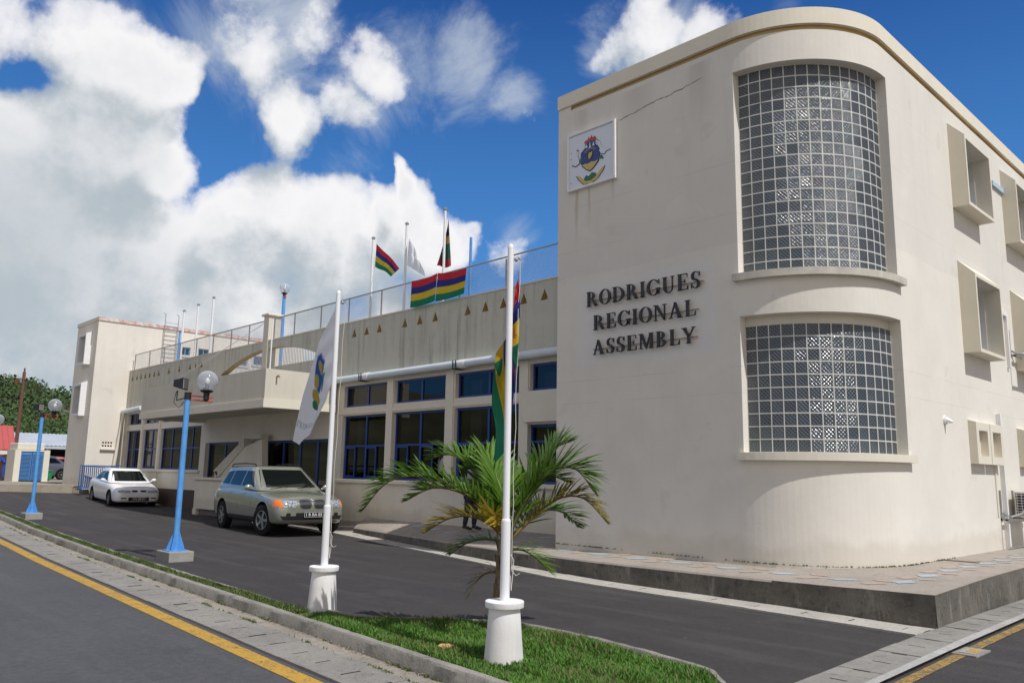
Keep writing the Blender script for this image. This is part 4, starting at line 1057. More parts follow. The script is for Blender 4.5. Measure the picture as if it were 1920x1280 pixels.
# roof railing with wire mesh
rail=thing('roof_railing','steel railing with wire mesh along the wing parapet','railing',(-20,YW+.02,ZP))
RY=YW+.06; RZ=6.62
mb=MB(); mb.cyl((-37.3,RY,RZ-.02),(-25.1,RY,RZ),.02,n=6); mb.cyl((-24.6,RY,RZ),(-10.3,RY,RZ+.06),.02,n=6); mb.build('top_rail',M_galv,rail)
px_=[-37.3,-35.6,-34.0,-32.4,-30.8,-29.3,-27.8,-26.4,-24.6,-23.26,-21.65,-20.1,-18.46,-16.8,-15.1,-13.42,-11.69]
for x in px_:
    mb=MB(); mb.cyl((x,RY,ZP),(x,RY,RZ),.02,n=6); mb.build('post',M_galv,rail)
mb=MB(); pitch=.062; r_=.0034
def wire(xa,za,xb,zb_):
    p0=Vector((xa,RY+.01,za)); p1=Vector((xb,RY+.01,zb_)); q=Vector(((zb_-za),0,-(xb-xa))).normalized()*r_
    mb.P([p0-q,p0+q,p1+q,p1-q])
H_=RZ-ZP-.05
for (a,b) in ((-37.3,-25.1),(-24.6,-10.35)):
    k=a-H_
    while k<b:
        x0,z0_=k,ZP+.05; x1,z1_=k+H_,RZ
        if x0<a: z0_+=a-x0; x0=a
        if x1>b: z1_-=x1-b; x1=b
        wire(x0,z0_,x1,z1_)
        x0,z0_=k,RZ; x1,z1_=k+H_,ZP+.05
        if x0<a: z0_-=a-x0; x0=a
        if x1>b: z1_+=x1-b; x1=b
        wire(x0,z0_,x1,z1_); k+=pitch
mb.build('wire_mesh',mat('mesh_wire',(.55,.56,.58),.5,metal=.3),rail)
# terrace railing behind the arch: white bars
tr_=thing('terrace_railing','row of thin white vertical bars behind the arched opening','railing',(-24.6,13.6,4.9))
mb=MB(); k=-33.9
while k<-20.9: mb.box(k-.012,k+.012,13.65,13.67,4.9,6.0); k+=.105
mb.build('bars',M_whitemetal,tr_)
mb=MB(); mb.box(-33.9,-20.9,13.64,13.68,6.0,6.04); mb.build('rail',M_whitemetal,tr_)
# thin rod from the pillar to the canopy
mb=MB(); p=atY(308,727,YW-.3); mb.tube([(-25.08,YW-.1,6.47),p,p+Vector((-.3,0,-.02))],.014,6); mb.build('stay_cable',M_whitemetal,label='long thin pale stay cable sloping down from the roof pillar to the parapet',cat='cable')
# ================================================================ ENTRANCE CANOPY
can=thing('entrance_canopy','grey concrete canopy with a parapet projecting over the car entrance','canopy',(-25,11.5,3.3))
cx0,cx1,cy0,cy1=-29.4,-20.37,10.37,12.6
mb=MB()
mb.box(cx0,cx1,cy0,cy0+.16,3.52,4.36); mb.box(cx1-.16,cx1,cy0+.16,cy1,3.52,4.36); mb.box(cx0,cx0+.16,cy0+.16,cy1,3.52,4.36)
mb.build('parapet',M_canopy,can)
mb=MB()
mb.box(cx0-.03,cx1+.035,cy0-.035,cy0+.2,3.30,3.515); mb.box(cx1-.2,cx1+.035,cy0+.2,cy1,3.30,3.515); mb.box(cx0-.03,cx0+.2,cy0+.2,cy1,3.30,3.515)
mb.build('fascia',M_cream,can)
mb=MB(); mb.box(cx0+.2,cx1-.2,cy0+.2,cy1,3.42,3.515); mb.build('ceiling_slab',M_canopy,can)
mb=MB(); mb.box(cx0+.16,cx1-.16,cy0+.16,cy1,3.52,3.58); mb.build('terrace_floor',M_concrete,can)
mb=MB(); mb.cyl((cx1-.1,10.95,4.36),(cx1-.1,10.95,5.75),.025,n=8); 
p=atX(512,600,cx1-.08); 
mb=MB(); mb.cyl((cx1-.08,p.y,4.36),(cx1-.08,p.y,p.z),.02,n=8); mb.build('terrace_post',M_whitemetal,can)
p=atX(519,706,cx1); mb=MB(); mb.tube([p,p+Vector((.10,0,.03)),p+Vector((.14,0,-.02))],.022,8); mb.build('water_spout',M_rust,can)
# sloping stair balustrade and low wall
st=thing('entrance_stair','cream stair balustrade climbing to the right under the canopy','stair',(-27,12.2,1))
def z2(x,y): return (200+x/3.557,540+y/3.557)
def q2(x,y,Y_=12.25): return atY(*z2(x,y),Y_)
mb=MB()
for pts in ([q2(712,1215),q2(742,1262),q2(912,1062),q2(884,1036)],[q2(884,1010),q2(884,1040),q2(914,1064),q2(914,1000)],[q2(914,975),q2(914,1004),q2(1030,1004),q2(1030,975)]):
    mb.hexa(pts,[p+Y*.25 for p in pts])
mb.cyl(q2(727,1240),q2(727,1240)+Y*.25,.11,n=16)
mb.build('balustrade',M_canopy,st)
b2=[q2(905,1064),q2(1030,1005),q2(1030,1300),q2(740,1300),q2(742,1264)]; mb=MB(); b2=[p+Y*.03 for p in b2]; mb.hexa(b2,[p+Y*.2 for p in b2]); mb.build('stair_wall',M_wing,st)
lw=thing('low_wall','low cream wall with a coping beside the car entrance','wall',(-26.2,11.8,.15))
mb=MB(); mb.box(-27.1,-24.9,11.52,11.70,.34,1.28); mb.box(-27.12,-26.85,11.5,11.72,.1,.34); mb.box(-27.1,-26.9,11.7,12.5,.15,1.28); mb.build('wall',M_wing,lw)
mb=MB(); mb.box(-27.2,-24.8,11.44,11.78,1.28,1.36); mb.build('coping',M_cream,lw,bevel=.015)
mb=MB(); mb.box(-26.84,-24.9,11.6,12.4,.14,.36); mb.build('step',M_darkpave,lw)
# ================================================================ FAR TOWER
XT=-37.5; YT=11.12; ZTT=8.1; XT0=-40.35
tow=thing('far_tower','tall plain cream tower block at the far end with two boxed window openings','building',(-39,15,.8))
mb=MB()
def Mt(s,t,d):
    if s<=2.85: return Vector((XT0+s,YT+d,t))
    return Vector((XT-d,YT+(s-2.85),t))
wn_=[((14.77,15.22),(6.85,7.24)),((15.59,16.13),(6.88,7.26)),((16.53,17.1),(6.88,7.26)),((17.46,18.06),(6.66,7.10)),((18.38,18.93),(6.77,7.23))]
hs=[(2.85+a-YT,2.85+b-YT,c,d) for (a,b),(c,d) in wn_]
fr=[(1.18,2.08,6.2,7.3),(1.18,2.08,3.95,5.1)]
vents=[(2.85+.62+.11*i,2.85+.62+.11*i+.07,z,z+.07,.1,1) for i in range(4) for z in (2.52,2.66)]
mb.shell(Mt,[0,2.85,2.86,2.85+10],[.7,ZTT],hs+fr,.2,nich=vents)
mb.m=0; mb.P([Vector((XT0,YT,ZTT-.2)),Vector((XT,YT,ZTT-.2)),Vector((XT,YT+10,ZTT-.2)),Vector((XT0,YT+10,ZTT-.2))]); mb.P([Vector((XT0,YT,.7)),Vector((XT0,YT+10,.7)),Vector((XT0,YT+10,ZTT)),Vector((XT0,YT,ZTT))])
mb.build('wall',[M_tower,M_dark],tow)
M_flake=mat('flaking_red_band',(.66,.60,.55),.8,(.52,.30,.26),5,.13)
mb=MB(); mb.box(XT-.05,XT+.04,YT-.04,YT+10,ZTT-.13,ZTT+.02); mb.build('roof_band',M_flake,tow); mb=MB(); mb.box(XT0-.02,XT-.05,YT-.04,YT+.05,ZTT-.15,ZTT+.015); mb.build('roof_band',M_tower,tow)
for (a,b),(c,d) in wn_:
    mb=MB(); x=XT-.08; t=.05
    mb.box(x-.03,x+.03,a,b,c,c+t); mb.box(x-.03,x+.03,a,b,d-t,d); mb.box(x-.03,x+.03,a,a+t,c+t,d-t); mb.box(x-.03,x+.03,b-t,b,c+t,d-t); mb.box(x-.02,x+.02,(a+b)/2-.02,(a+b)/2+.02,c+t,d-t)
    f=mb.build('window_frame',M_lblue2,tow); mb=MB(); mb.P([(x,a,c),(x,b,c),(x,b,d),(x,a,d)]); mb.build('pane',M_glass,f)
    mb=MB(); mb.box(XT-.001,XT+.05,a-.08,b+.08,c-.07,c-.002); mb.build('window_sill',M_cream,tow)
mb=MB(); mb.box(XT-2.6,XT-2.5,YT+.3,YT+9.8,1,7.8); mb.build('interior_walls',M_interior,tow)
for (z0,z1) in ((6.08,7.45),(3.83,5.25)):
    x0,x1=-39.25,-38.2; th=.10; dep=.25; mb=MB()
    O=[(x0,z0),(x1,z0),(x1,z1),(x0,z1)]; I=[(x0+th,z0+th),(x1-th,z0+th),(x1-th,z1-th),(x0+th,z1-th)]
    fo=[mb.V((a,YT-dep,b)) for a,b in O]; fi=[mb.V((a,YT-dep,b)) for a,b in I]; wo=[mb.V((a,YT+.002,b+(.1 if b==z1 else 0))) for a,b in O]; wi=[mb.V((a,YT+.1,b)) for a,b in I]
    for k in range(4):
        k2=(k+1)%4; mb.F((fo[k],fo[k2],fi[k2],fi[k])); mb.F((fo[k],wo[k],wo[k2],fo[k2])); mb.F((fi[k],fi[k2],wi[k2],wi[k]))
    mb.build('window_hood',M_white,tow)
mb=MB(); mb.box(XT0+.3,XT-.3,YT+1.2,YT+1.25,3.5,7.6); mb.build('room_partition',M_dark,tow)
mb=MB(); mb.box(XT,XT+.10,YT+.55,YT+1.15,2.38,2.44); mb.build('vent_ledge',M_cream,tow)
lad=thing('roof_ladder','steel ladder with hooked tops on the upper wall of the far tower','ladder',(XT+.1,14.1,6.5))
mb=MB()
for y in (13.9,14.5): mb.tube([(XT+.14,y,6.55),(XT+.14,y,8.35),(XT+.1,y+.02,8.62),(XT-.1,y+.02,8.72)],.018,6)
mb.build('rails',M_galv,lad)
mb=MB()
for k in range(9): mb.cyl((XT+.14,13.9,6.65+.2*k),(XT+.14,14.5,6.65+.2*k),.013,n=6)
mb.build('rungs',M_galv,lad)
# blue crowd barrier between tower and white car
M_barblue=mat('barrier_blue',(.02,.11,.36),.5,(.015,.08,.26),8)
bar=thing('crowd_barrier','blue metal crowd barrier standing against the foot of the far tower','barrier',(-37,11.6,.88))
p0=atY(148,912,10.75); 
def bpanel(a,b):
    a=Vector(a); b=Vector(b); mb=MB(); mb.tube([a+Z*.1,a+Z*1.0,b+Z*1.0,b+Z*.1,a+Z*.1],.022,6)
    mb.build('frame',M_barblue,bar); mb=MB(); n_=int((b-a).length/.075)
    for k in range(1,n_): p=a.lerp(b,k/n_); mb.cyl(p+Z*.1,p+Z*1.0,.014,n=5)
    mb.build('bars',M_barblue,bar)
    mb=MB()
    for p in (a,b): mb.box(p.x-.2,p.x+.2,p.y-.03,p.y+.03,p.z,p.z+.05); mb.box(p.x-.02,p.x+.02,p.y-.02,p.y+.02,p.z,p.z+.12)
    mb.build('foot',M_barblue,bar)
bpanel((-37.25,10.9,.7),(-36.9,12.4,.7)); bpanel((-36.75,10.85,.68),(-36.55,12.2,.62))
# ================================================================ roof poles and flags
def stripe_mat(name,cols,axis=1,extra=None):
    m=bpy.data.materials.new(name); m.use_nodes=True; nt=m.node_tree; k=NT(nt); b=nt.nodes['Principled BSDF']
    uv=k.new('ShaderNodeTexCoord').outputs['UV']; s=k.new('ShaderNodeSeparateXYZ',ins={0:uv}).outputs[axis]
    r_=k.new('ShaderNodeValToRGB',ins={0:s}); cr=r_.color_ramp; cr.interpolation='CONSTANT'
    for i,c in enumerate(cols):
        if i<2: e=cr.elements[i]; e.position=i/len(cols)
        else: e=cr.elements.new(i/len(cols))
        e.color=tuple(c)+(1,)
    c=r_.outputs[0]
    if extra: c=extra(k,uv,c)
    nt.links.new(c,b.inputs['Base Color']); b.inputs['Roughness'].default_value=.6
    o=nt.nodes['Material Output']; t=k.new('ShaderNodeBsdfTranslucent'); nt.links.new(c,t.inputs[0])
    mx=k.new('ShaderNodeMixShader',ins={0:.5}); nt.links.new(b.outputs[0],mx.inputs[1]); nt.links.new(t.outputs[0],mx.inputs[2]); nt.links.new(mx.outputs[0],o.inputs[0])
    return m
FR,FB,FY,FG=(.62,.02,.03),(.022,.025,.20),(.66,.46,.02),(.005,.19,.09)
M_flag=stripe_mat('four_stripe_flag',[FR,FB,FY,FG])
M_flagd=stripe_mat('dark_striped_flag',[(.30,.015,.015),(.02,.018,.06),(.42,.27,.08),(.01,.10,.07),(.01,.08,.05),(.35,.02,.02)])
def white_extra(k,uv,c):
    def oval(cx,cy,rx,ry,col,c,soft=.12):
        v=k.vm('MULTIPLY',k.vm('SUBTRACT',uv,(cx,cy,0)).outputs[0],(1/rx,1/ry,0)).outputs[0]
        l=k.new('ShaderNodeVectorMath',operation='LENGTH',ins={0:k.vm('ADD',v,k.vm('MULTIPLY',k.vm('SUBTRACT',k.new('ShaderNodeTexNoise',ins={'Vector':uv,'Scale':14.}).outputs[1],(.5,.5,.5)).outputs[0],(.5,.5,0)).outputs[0]).outputs[0]}).outputs['Value']
        return k.mix(k.mr(l,1.+soft,1.-soft),c,col)
    c=oval(.42,.50,.14,.21,(.03,.11,.42),c); c=oval(.50,.42,.05,.09,(.50,.38,.05),c); c=oval(.37,.50,.04,.10,(.50,.38,.05),c); c=oval(.40,.74,.10,.035,(.02,.22,.14),c)
    c=oval(.60,.52,.05,.2,(.45,.34,.05),c); c=oval(.66,.52,.035,.14,(.02,.18,.10),c)
    # row of small writing near the fly end
    s=k.new('ShaderNodeSeparateXYZ',ins={0:uv}); band=k.m('MULTIPLY',k.mr(s.outputs[0],.83,.84),k.mr(s.outputs[0],.89,.88)); nz=k.mr(k.noise(k.vm('MULTIPLY',uv,(18,60,1)).outputs[0],1.,2),.5,.54)
    c=k.mix(k.m('MULTIPLY',k.m('MULTIPLY',band,nz),.7),c,(.08,.25,.25)); return c
M_wflag=stripe_mat('white_crest_flag',[(.90,.90,.92),(.90,.90,.92)],extra=white_extra)
M_wplain=stripe_mat('plain_white_flag',[(.90,.90,.91),(.90,.90,.91)])
roofY=13.9
poles=[]
def roofpole(pb,pt_,Yp,label,r_=.045,m=M_white,z0=4.9,cap=True,name='roof_flagpole',grp='flagpoles standing on the roof',cat='flagpole'):
    a=atY(*pb,Yp); b=atY(*pt_,Yp); x=(a.x+b.x)/2
    t=thing(name,label,cat,(x,Yp,z0),grp)
    mb=MB(); mb.cyl((x,Yp,z0),(x,Yp,b.z),r_,r_*.8,n=12); mb.build('pole',m,t,smooth=40)
    if cap: mb=MB(); mb.lathe([(r_*1.3,0),(r_*1.4,.03),(r_*.6,.07),(0,.08)],(x,Yp,b.z),12); mb.build('pole_cap',M_galv,t,smooth=40)
    return Vector((x,Yp,b.z)),t
PA,_=roofpole((694,590),(700,448),roofY,'white roof flagpole flying the small four striped flag')
PB,_=roofpole((757,580),(763,421),roofY,'white roof flagpole holding the drooping plain white flag')
PC,_=roofpole((832,500),(835,394),roofY,'white roof flagpole with the dark striped flag hanging beside it')
roofpole((880,548),(884,445),13.3,'plain light blue post on the roof right of the striped banners',.045,M_lblue,cap=False,name='roof_post',grp=None,cat='post')
for i,(b_,t_2) in enumerate((((340,660),(345,584)),((365,655),(373,572)),((395,640),(401,559)))):
    roofpole(b_,t_2,13.6+.1*i,('leftmost','middle','rightmost')[i]+' of three bare white poles on the roof near the far tower',.05)
roofpole((333,678),(337,622),14.2,'short blue lamp post without a globe on the roof by the ladder',.06,M_lblue,name='roof_post',grp=None,cat='post')
# cloth helper: fn gives picture offsets (px) from hoist, placed in a plane at distance Yp with folds in depth
def cloth(name,fn,Yp,nu,nv,m,label,cat='flag',group=None,dscale=1.):
    mb=MB()
    def P_(u,v):
        x,y,dp=fn(u,v); d=ray(x,y); base=CAM+d*(Yp/d.y); return base+d.normalized()*dp
    mb.grid(P_,nu,nv,uv=True)
    o=mb.build(name,m,smooth=80,label=label,cat=cat,group=group,fixn=False); return o
def lerp(a,b,t): return a+(b-a)*t
# small flag flying from pole A
def fA(u,v):
    top=(706,457); bot=(703,500); tt=(749,501); tb=(733,516)
    x=lerp(lerp(top[0],bot[0],v),lerp(tt[0],tb[0],v),u); y=lerp(lerp(top[1],bot[1],v),lerp(tt[1],tb[1],v),u)
    y+=2.5*math.sin(u*6.5+1.0)*(1 if True else 0)*u; y+= -5*math.sin(math.pi*u)*(v-.5)*0
    return x,y,.07*math.sin(u*9+v*2)
cloth('flag',fA,roofY,24,12,M_flag,'small striped flag in red, blue, yellow and green blowing from the first roof pole')
def fB(u,v):
    # hangs from (767,445) widening downwards
    x=lerp(767,763,v)+u*lerp(3,31,v**.8)+(3 if v>.5 else 0)*u; y=lerp(446,497,v)+u*lerp(8,22,v)
    return x+1.5*math.sin(v*9)*u,y,.10*math.sin(u*8+v*4)
cloth('flag',fB,roofY,18,20,M_wplain,'plain white flag drooping from the middle roof pole')
def fC(u,v):
    x=lerp(841,846,v)-(u**.9)*lerp(1,27,v**1.2); y=lerp(411,498,v)+u*lerp(10,5,v)*.6+3*math.sin(u*5)*v
    return x,y,.10*math.sin(u*10+v*3)
cloth('flag',fC,roofY+.12,20,22,M_flagd,'dark striped flag hanging limp against the tallest roof pole')
mb=MB()
for P_,q in ((PA,(706,457)),(PB,(767,446)),(PC,(841,411))):
    pass
def bann(x0t,y0t,x1t,y1t,x0b,y0b,x1b,y1b,ph):
    def f(u,v):
        x=lerp(lerp(x0t,x1t,u),lerp(x0b,x1b,u),v); y=lerp(lerp(y0t,y1t,u),lerp(y0b,y1b,u),v)
        y+=3.0*math.sin(math.pi*u)*(1-v*.3); return x,y,.02*math.sin(u*12+ph+v*2)
    return f
cloth('banner_flag',bann(772,527,820,512,769,577,815,564,0),12.50,20,10,M_flag,'left of the two striped banner flags tied side by side on the roof railing',group='striped banners on the railing')
cloth('banner_flag',bann(821,512,875,502,816,565,870,550,2),12.49,20,10,M_flag,'right of the two striped banner flags tied side by side on the roof railing',group='striped banners on the railing')
# lamp standards -------------------------------------------------
def globe(t,c,r_,arm=None):
    mb=MB(); mb.ball(c,r_,28,18); g_=mb.build('lamp_globe',M_clear,t,smooth=80)
    mb=MB(); mb.cyl((c[0],c[1],c[2]-r_*1.02),(c[0],c[1],c[2]-r_*.45),.045,.03,12); mb.build('lamp_holder',M_galv,g_,smooth=40)
    mb=MB(); mb.ball((c[0],c[1],c[2]-r_*.1),r_*.25,12,8,sz=1.6); mb.build('bulb',M_white,g_,smooth=80)
    mb=MB(); mb.lathe([(.02,-.20),(.05,-.17),(.055,-.04),(.11,-.02),(.12,.0),(.06,.02)],(c[0],c[1],c[2]-r_),20); mb.build('lamp_base',M_black,t,smooth=40)
def streetlamp(base,label,flood=True,scale=1.,ztop=None):
    t=thing('street_lamp',label,'street lamp',base,'blue street lamps along the kerb')
    x,y,z=base
    mb=MB(); mb.box(x-.30,x+.30,y-.22,y+.22,z-.05,z+.17); mb.build('footing',M_concrete,t,bevel=.012)
    mb=MB(); mb.box(x-.17,x+.17,y-.17,y+.17,z+.17,z+.185)
    mb.cyl((x,y,z+.18),(x,y,ztop),.052,.050,14); mb.build('post',M_lblue,t,smooth=40)
    mb=MB()
    for k in range(4):
        a=math.pi/4+k*math.pi/2; d=Vector((math.cos(a),math.sin(a),0)); e=Vector((-d.y,d.x,0))*.005; o=Vector((x,y,z+.186))
        b_=[o+d*.05,o+d*.16,o+d*.16+Z*.03,o+d*.05+Z*.32]; mb.hexa([p-e for p in b_],[p+e for p in b_])
    mb.build('gusset',M_lblue,t)
    # arm direction roughly across the view
    d=Vector((CR.x,CR.y,0)).normalized(); o=Vector((x,y,ztop-.06))
    mb=MB(); mb.cyl((x,y,ztop-.10),(x,y,ztop+.03),.062,n=14); mb.build('collar',M_black,t,smooth=40)
    mb=MB()
    for dz in (0.03,-.045): mb.cyl(o+d*.05+Z*dz,o+d*.46+Z*(dz-.03),.013,n=8)
    mb.build('bracket_arm',M_red,t)
    gc=o+d*.34+Z*(.25+.0); globe(t,(gc.x,gc.y,gc.z+.06),.185)
    if flood:
        o2=o-d*.16+Z*.10
        mb=MB(); mb.tube([o,o-d*.2-Z*.06,o-d*.2+Z*.12],.013,6); mb.tube([o-d*.22+Z*.1,o-d*.25-Z*.1,o-d*.15-Z*.2,o-d*.06-Z*.08],.007,6); mb.build('floodlight_bracket',M_black,t)
        e=Vector((-d.y,d.x,0)); c_=o-d*.16+Z*.25
        mb=MB(); A=[c_-d*.10+e*a+Z*b for a,b in ((-.07,-.06),(.07,-.06),(.07,.06),(-.07,.06))]; B=[c_+d*.10+e*a+Z*b for a,b in ((-.13,-.12),(.13,-.12),(.13,.10),(-.13,.10))]
        mb.hexa(A,B); fb=mb.build('floodlight',M_black,t,bevel=.01)
        mb=MB(); C=[c_+d*.102+e*a+Z*b for a,b in ((-.11,-.10),(.11,-.10),(.11,.08),(-.11,.08))]; mb.hexa(C,[p+d*.008 for p in C]); mb.build('floodlight_glass',M_chrome,fb)
    return t
Lb=atG(327,1050,.0); zt=CAM.z+ (ray(347,738)*(Vector((Lb.x,Lb.y)).length/Vector((ray(347,738).x,ray(347,738).y)).length)).z
streetlamp((Lb.x,Lb.y,0),'nearer blue street lamp with a floodlight and globe beside the grass verge',ztop=zt)
Lc=atG(58,972,.0); dd_=ray(78,775); zt=CAM.z+(dd_*(Vector((Lc.x,Lc.y)).length/Vector((dd_.x,dd_.y)).length)).z
streetlamp((Lc.x,Lc.y,gz(Lc.x)),'farther blue street lamp near the left edge in front of the louvred kiosk',ztop=zt)
# roof lamp with globe behind the arch
a=atY(523,684,14.4); b=atY(533,556,14.4)
rl=thing('roof_lamp','blue lamp post with a clear globe rising behind the arched parapet','street lamp',(b.x,14.4,4.9))
mb=MB(); mb.cyl((b.x,14.4,4.9),(b.x,14.4,b.z),.07,.06,n=14); mb.build('post',M_lblue,rl,smooth=40); globe(rl,(b.x,14.4,b.z+.32),.19)
mb=MB(); mb.box(b.x-.06,b.x+.10,14.36,14.44,b.z-.03,b.z+.03); mb.build('bracket',M_red,rl)
mb=MB(); mb.box(b.x-.22,b.x-.10,14.25,14.35,5.2,5.6); mb.build('switch_box',M_blue,rl)
# ---------------------------------------------------------------- front flagpoles
def frontpole(foot,topx,topy,label):
    g0=Vector(foot); x,y=g0.x,g0.y; d=ray(topx,topy); zt=CAM.z+(d*(g0.length/Vector((d.x,d.y)).length)).z
    t=thing('flagpole',label,'flagpole',(x,y,.08),'white flagpoles on the grass island')
    mb=MB(); rr=random.Random(int(x*10)); 
    prof=[(.165,.06),(.163,.10),(.150,.25),(.137,.42),(.128,.53)]
    mb.lathe(prof,(x,y,0),36); mb.lathe([(.158,.53),(.160,.535),(.161,.575),(.156,.58),(.0,.582)],(x,y,0),36)
    pd=mb.build('pedestal',M_whitewash,t,smooth=35)
    mb=MB(); mb.cyl((x,y,.58),(x,y,1.22),.040,.040,20); mb.lathe([(.040,1.22),(.036,1.235),(.030,1.24)],(x,y,0),20); mb.cyl((x,y,1.235),(x,y,zt-.02),.030,.027,20)
    mb.lathe([(.0275,zt-.02),(.027,zt),(.018,zt+.018),(0,zt+.024)],(x,y,0),20); mb.build('pole',M_whitemetal,t,smooth=35)
    d=Vector((CR.x,CR.y,0)).normalized()
    mb=MB(); p=Vector((x,y,zt-.12)); mb.tube([p+d*.02,p+d*.06+Z*.02,p+d*.09],.007,6); mb.ball(p+d*.05,.02,10,6); mb.build('pulley',M_galv,t)
    mb=MB(); pts=[p+d*.085]; 
    for k in range(1,12): zz=lerp(p.z,.95,k/12); pts.append(Vector((x,y,zz))+d*(.085-.035*k/12+.006*math.sin(k*2.)))
    pts+= [Vector((x,y,.82))+d*.055,Vector((x,y,.78))+d*.09,Vector((x,y,.80))+d*.12]
    mb.tube(pts,.003,5); mb.tube([Vector((x,y,.95))+d*.045,Vector((x,y,.9))+d*.07,Vector((x,y,.74))+d*.06,Vector((x,y,.66))+d*.052,Vector((x,y,.78))+d*.045],.0035,5)
    mb.build('halyard',mat('rope',(.62,.60,.55),.9),t)
    return t
def ww():
    m=wall_mat('whitewash',(.84,.84,.85),.6,(.55,.54,.50),zlo=.16,streak=.3); return m
M_whitewash=ww()
FR_,FL_=(-5.0,4.79,0),(-8.03,4.93,0)
frontpole(FL_,632,548,'left white flagpole on a tapered pedestal with the white crest flag')
frontpole(FR_,962,462,'right white flagpole on a tapered pedestal with the limp striped flag')
def fpath(pts,t):
    t=t*(len(pts)-1); i=min(int(t),len(pts)-2); f=t-i; f=f*f*(3-2*f)*.3+f*.7
    return [lerp(a,b,f) for a,b in zip(pts[i],pts[i+1])]
# limp striped flag: v = stripe direction (0 red .. 1 green), u = along the fly
def fR(u,v):
    hoist=fpath([(970,504),(973,560),(971,630),(968,690)],v)
    fly=fpath([(967,676),(964,740),(956,840),(930,868)],v)
    mid=fpath([(969,560),(956,620),(930,662),(924,745)],v)
    if u<.5: f=u/.5; a,b=hoist,mid
    else: f=(u-.5)/.5; a,b=mid,fly
    x=lerp(a[0],b[0],f); y=lerp(a[1],b[1],f)
    return x+2.5*math.sin(u*15+v*3),y,.035*math.sin(u*13+v*5)+.03*math.sin(v*14)-.015
YRp=4.83
cloth('flag',fR,YRp+.03,40,30,M_flag,'limp striped flag hanging down the right front flagpole')
def fL(u,v):
    hoist=fpath([(637,562),(634,610),(631,660),(628,704)],v)
    mid=fpath([(597,640),(597,665),(606,695),(616,730)],v)
    m2=fpath([(568,742),(583,755),(598,768),(610,752)],v)
    fly=fpath([(550,826),(560,834),(580,815),(590,790)],v)
    seq=[hoist,mid,m2,fly]; t=u*3; i=min(int(t),2); f=t-i
    x=lerp(seq[i][0],seq[i+1][0],f); y=lerp(seq[i][1],seq[i+1][1],f)
    return x+1.5*math.sin(v*12+u*5)*min(1,u*3),y,.03*math.sin(v*9+u*6)-.02
cloth('flag',fL,5.02,40,24,M_wflag,'white flag with a blue and gold crest drooping from the left front flagpole')
# ================================================================ PALM
palm=thing('palm_tree','young palm with arching green and yellowing fronds beside the right flagpole','palm tree',(-5.95,5.62,.08))
pb=Vector((-5.95,5.62,.08))
dC=Vector((CR.x,CR.y,0)).normalized(); dF=Vector((CF.x,CF.y,0)).normalized()
crown=pb+dC*.07+Z*.86
mb=MB(); rr=random.Random(21)
pts=[pb,pb+dC*.01+Z*.25,pb+dC*.03+Z*.5,pb+dC*.06+Z*.8,crown+Z*.12]
mb.tube(pts,[.095,.078,.070,.075,.05],14)
mb.build('trunk',mat('palm_trunk',(.13,.10,.065),.9,(.07,.055,.035),14,bump=.6,bscale=30),palm,smooth=50)
mb=MB()
for k in range(26):
    a=rr.uniform(0,6.28); h=rr.uniform(.12,.9); d=Vector((math.cos(a),math.sin(a),0)); p=pb+Z*h+dC*.05*h+d*.055; e=Vector((-d.y,d.x,0))
    w_=rr.uniform(.02,.04); q=p+d*rr.uniform(.02,.05)+Z*rr.uniform(.10,.24)
    mb.P([p-e*w_,p+e*w_,q+e*w_*.3,q-e*w_*.3])
mb.build('leaf_bases',mat('dry_leaf_base',(.24,.17,.09),.9,(.13,.09,.05),20),palm)
def frond(ctrl,m,nl=34,L=.42,yell=False,ang0=.9,droop=.35,seed=1,wl=.0155,tipshort=.35,col=None):
    """ctrl: (side, up, depth) control points from the crown; leaflets on both sides"""
    rr=random.Random(seed); nl=int(nl*1.75); L*=1.15
    P=[crown+dC*a+Z*b+dF*c for a,b,c in ctrl]
    def cat(t):
        t=t*(len(P)-1); i=min(int(t),len(P)-2); f=t-i
        p0=P[max(i-1,0)];p1=P[i];p2=P[i+1];p3=P[min(i+2,len(P)-1)]
        return .5*((2*p1)+(p2-p0)*f+(2*p0-5*p1+4*p2-p3)*f*f+(3*p1-p0-3*p2+p3)*f**3)
    N=24; pts=[cat(i/N) for i in range(N+1)]
    mb=MB(); mb.tube(pts,[lerp(.020,.003,(i/N)**.8) for i in range(N+1)],7)
    rc=mb.build('frond',col or M_rachis,palm,smooth=60)
    mb=MB()
    for k in range(nl):
        t=lerp(.16,1.0,k/(nl-1)); p=cat(min(t,.999)); tan=(cat(min(t+.02,1))-cat(max(t-.02,0))).normalized()
        side=tan.cross(Z)
        if side.length<.1: side=dF
        side.normalize(); up_=side.cross(tan).normalized()
        Lk=L*(math.sin(math.pi*min(1,.18+.80*t))**.6)*(1-tipshort*max(0,t-.75)*3)*rr.uniform(.82,1.1)
        for s_ in (-1,1):
            a=ang0*rr.uniform(.75,1.2)*(1-.45*t)
            d=(tan*math.cos(a)+side*s_*math.sin(a)+up_*rr.uniform(.05,.55)).normalized()
            w_=wl*rr.uniform(.7,1.15); n_=5; rowA=[];
            dr=droop*rr.uniform(.5,1.6)
            q=p.copy(); dd=d.copy(); perp=dd.cross(up_).normalized()
            for j in range(n_+1):
                f=j/n_; ww_=w_*(math.sin(math.pi*min(.97,.12+.86*f))**.7)*(1 if f<.98 else .15)
                rowA.append((mb.V(q-perp*ww_),mb.V(q-Z*ww_*.35),mb.V(q+perp*ww_)))
                q=q+dd*(Lk/n_); dd=(dd-Z*dr*f*.55).normalized()
            for A,B in zip(rowA,rowA[1:]):
                mb.F((A[0],A[1],B[1],B[0])); mb.F((A[1],A[2],B[2],B[1]))
    mb.build('leaflets',m,rc,fixn=False)
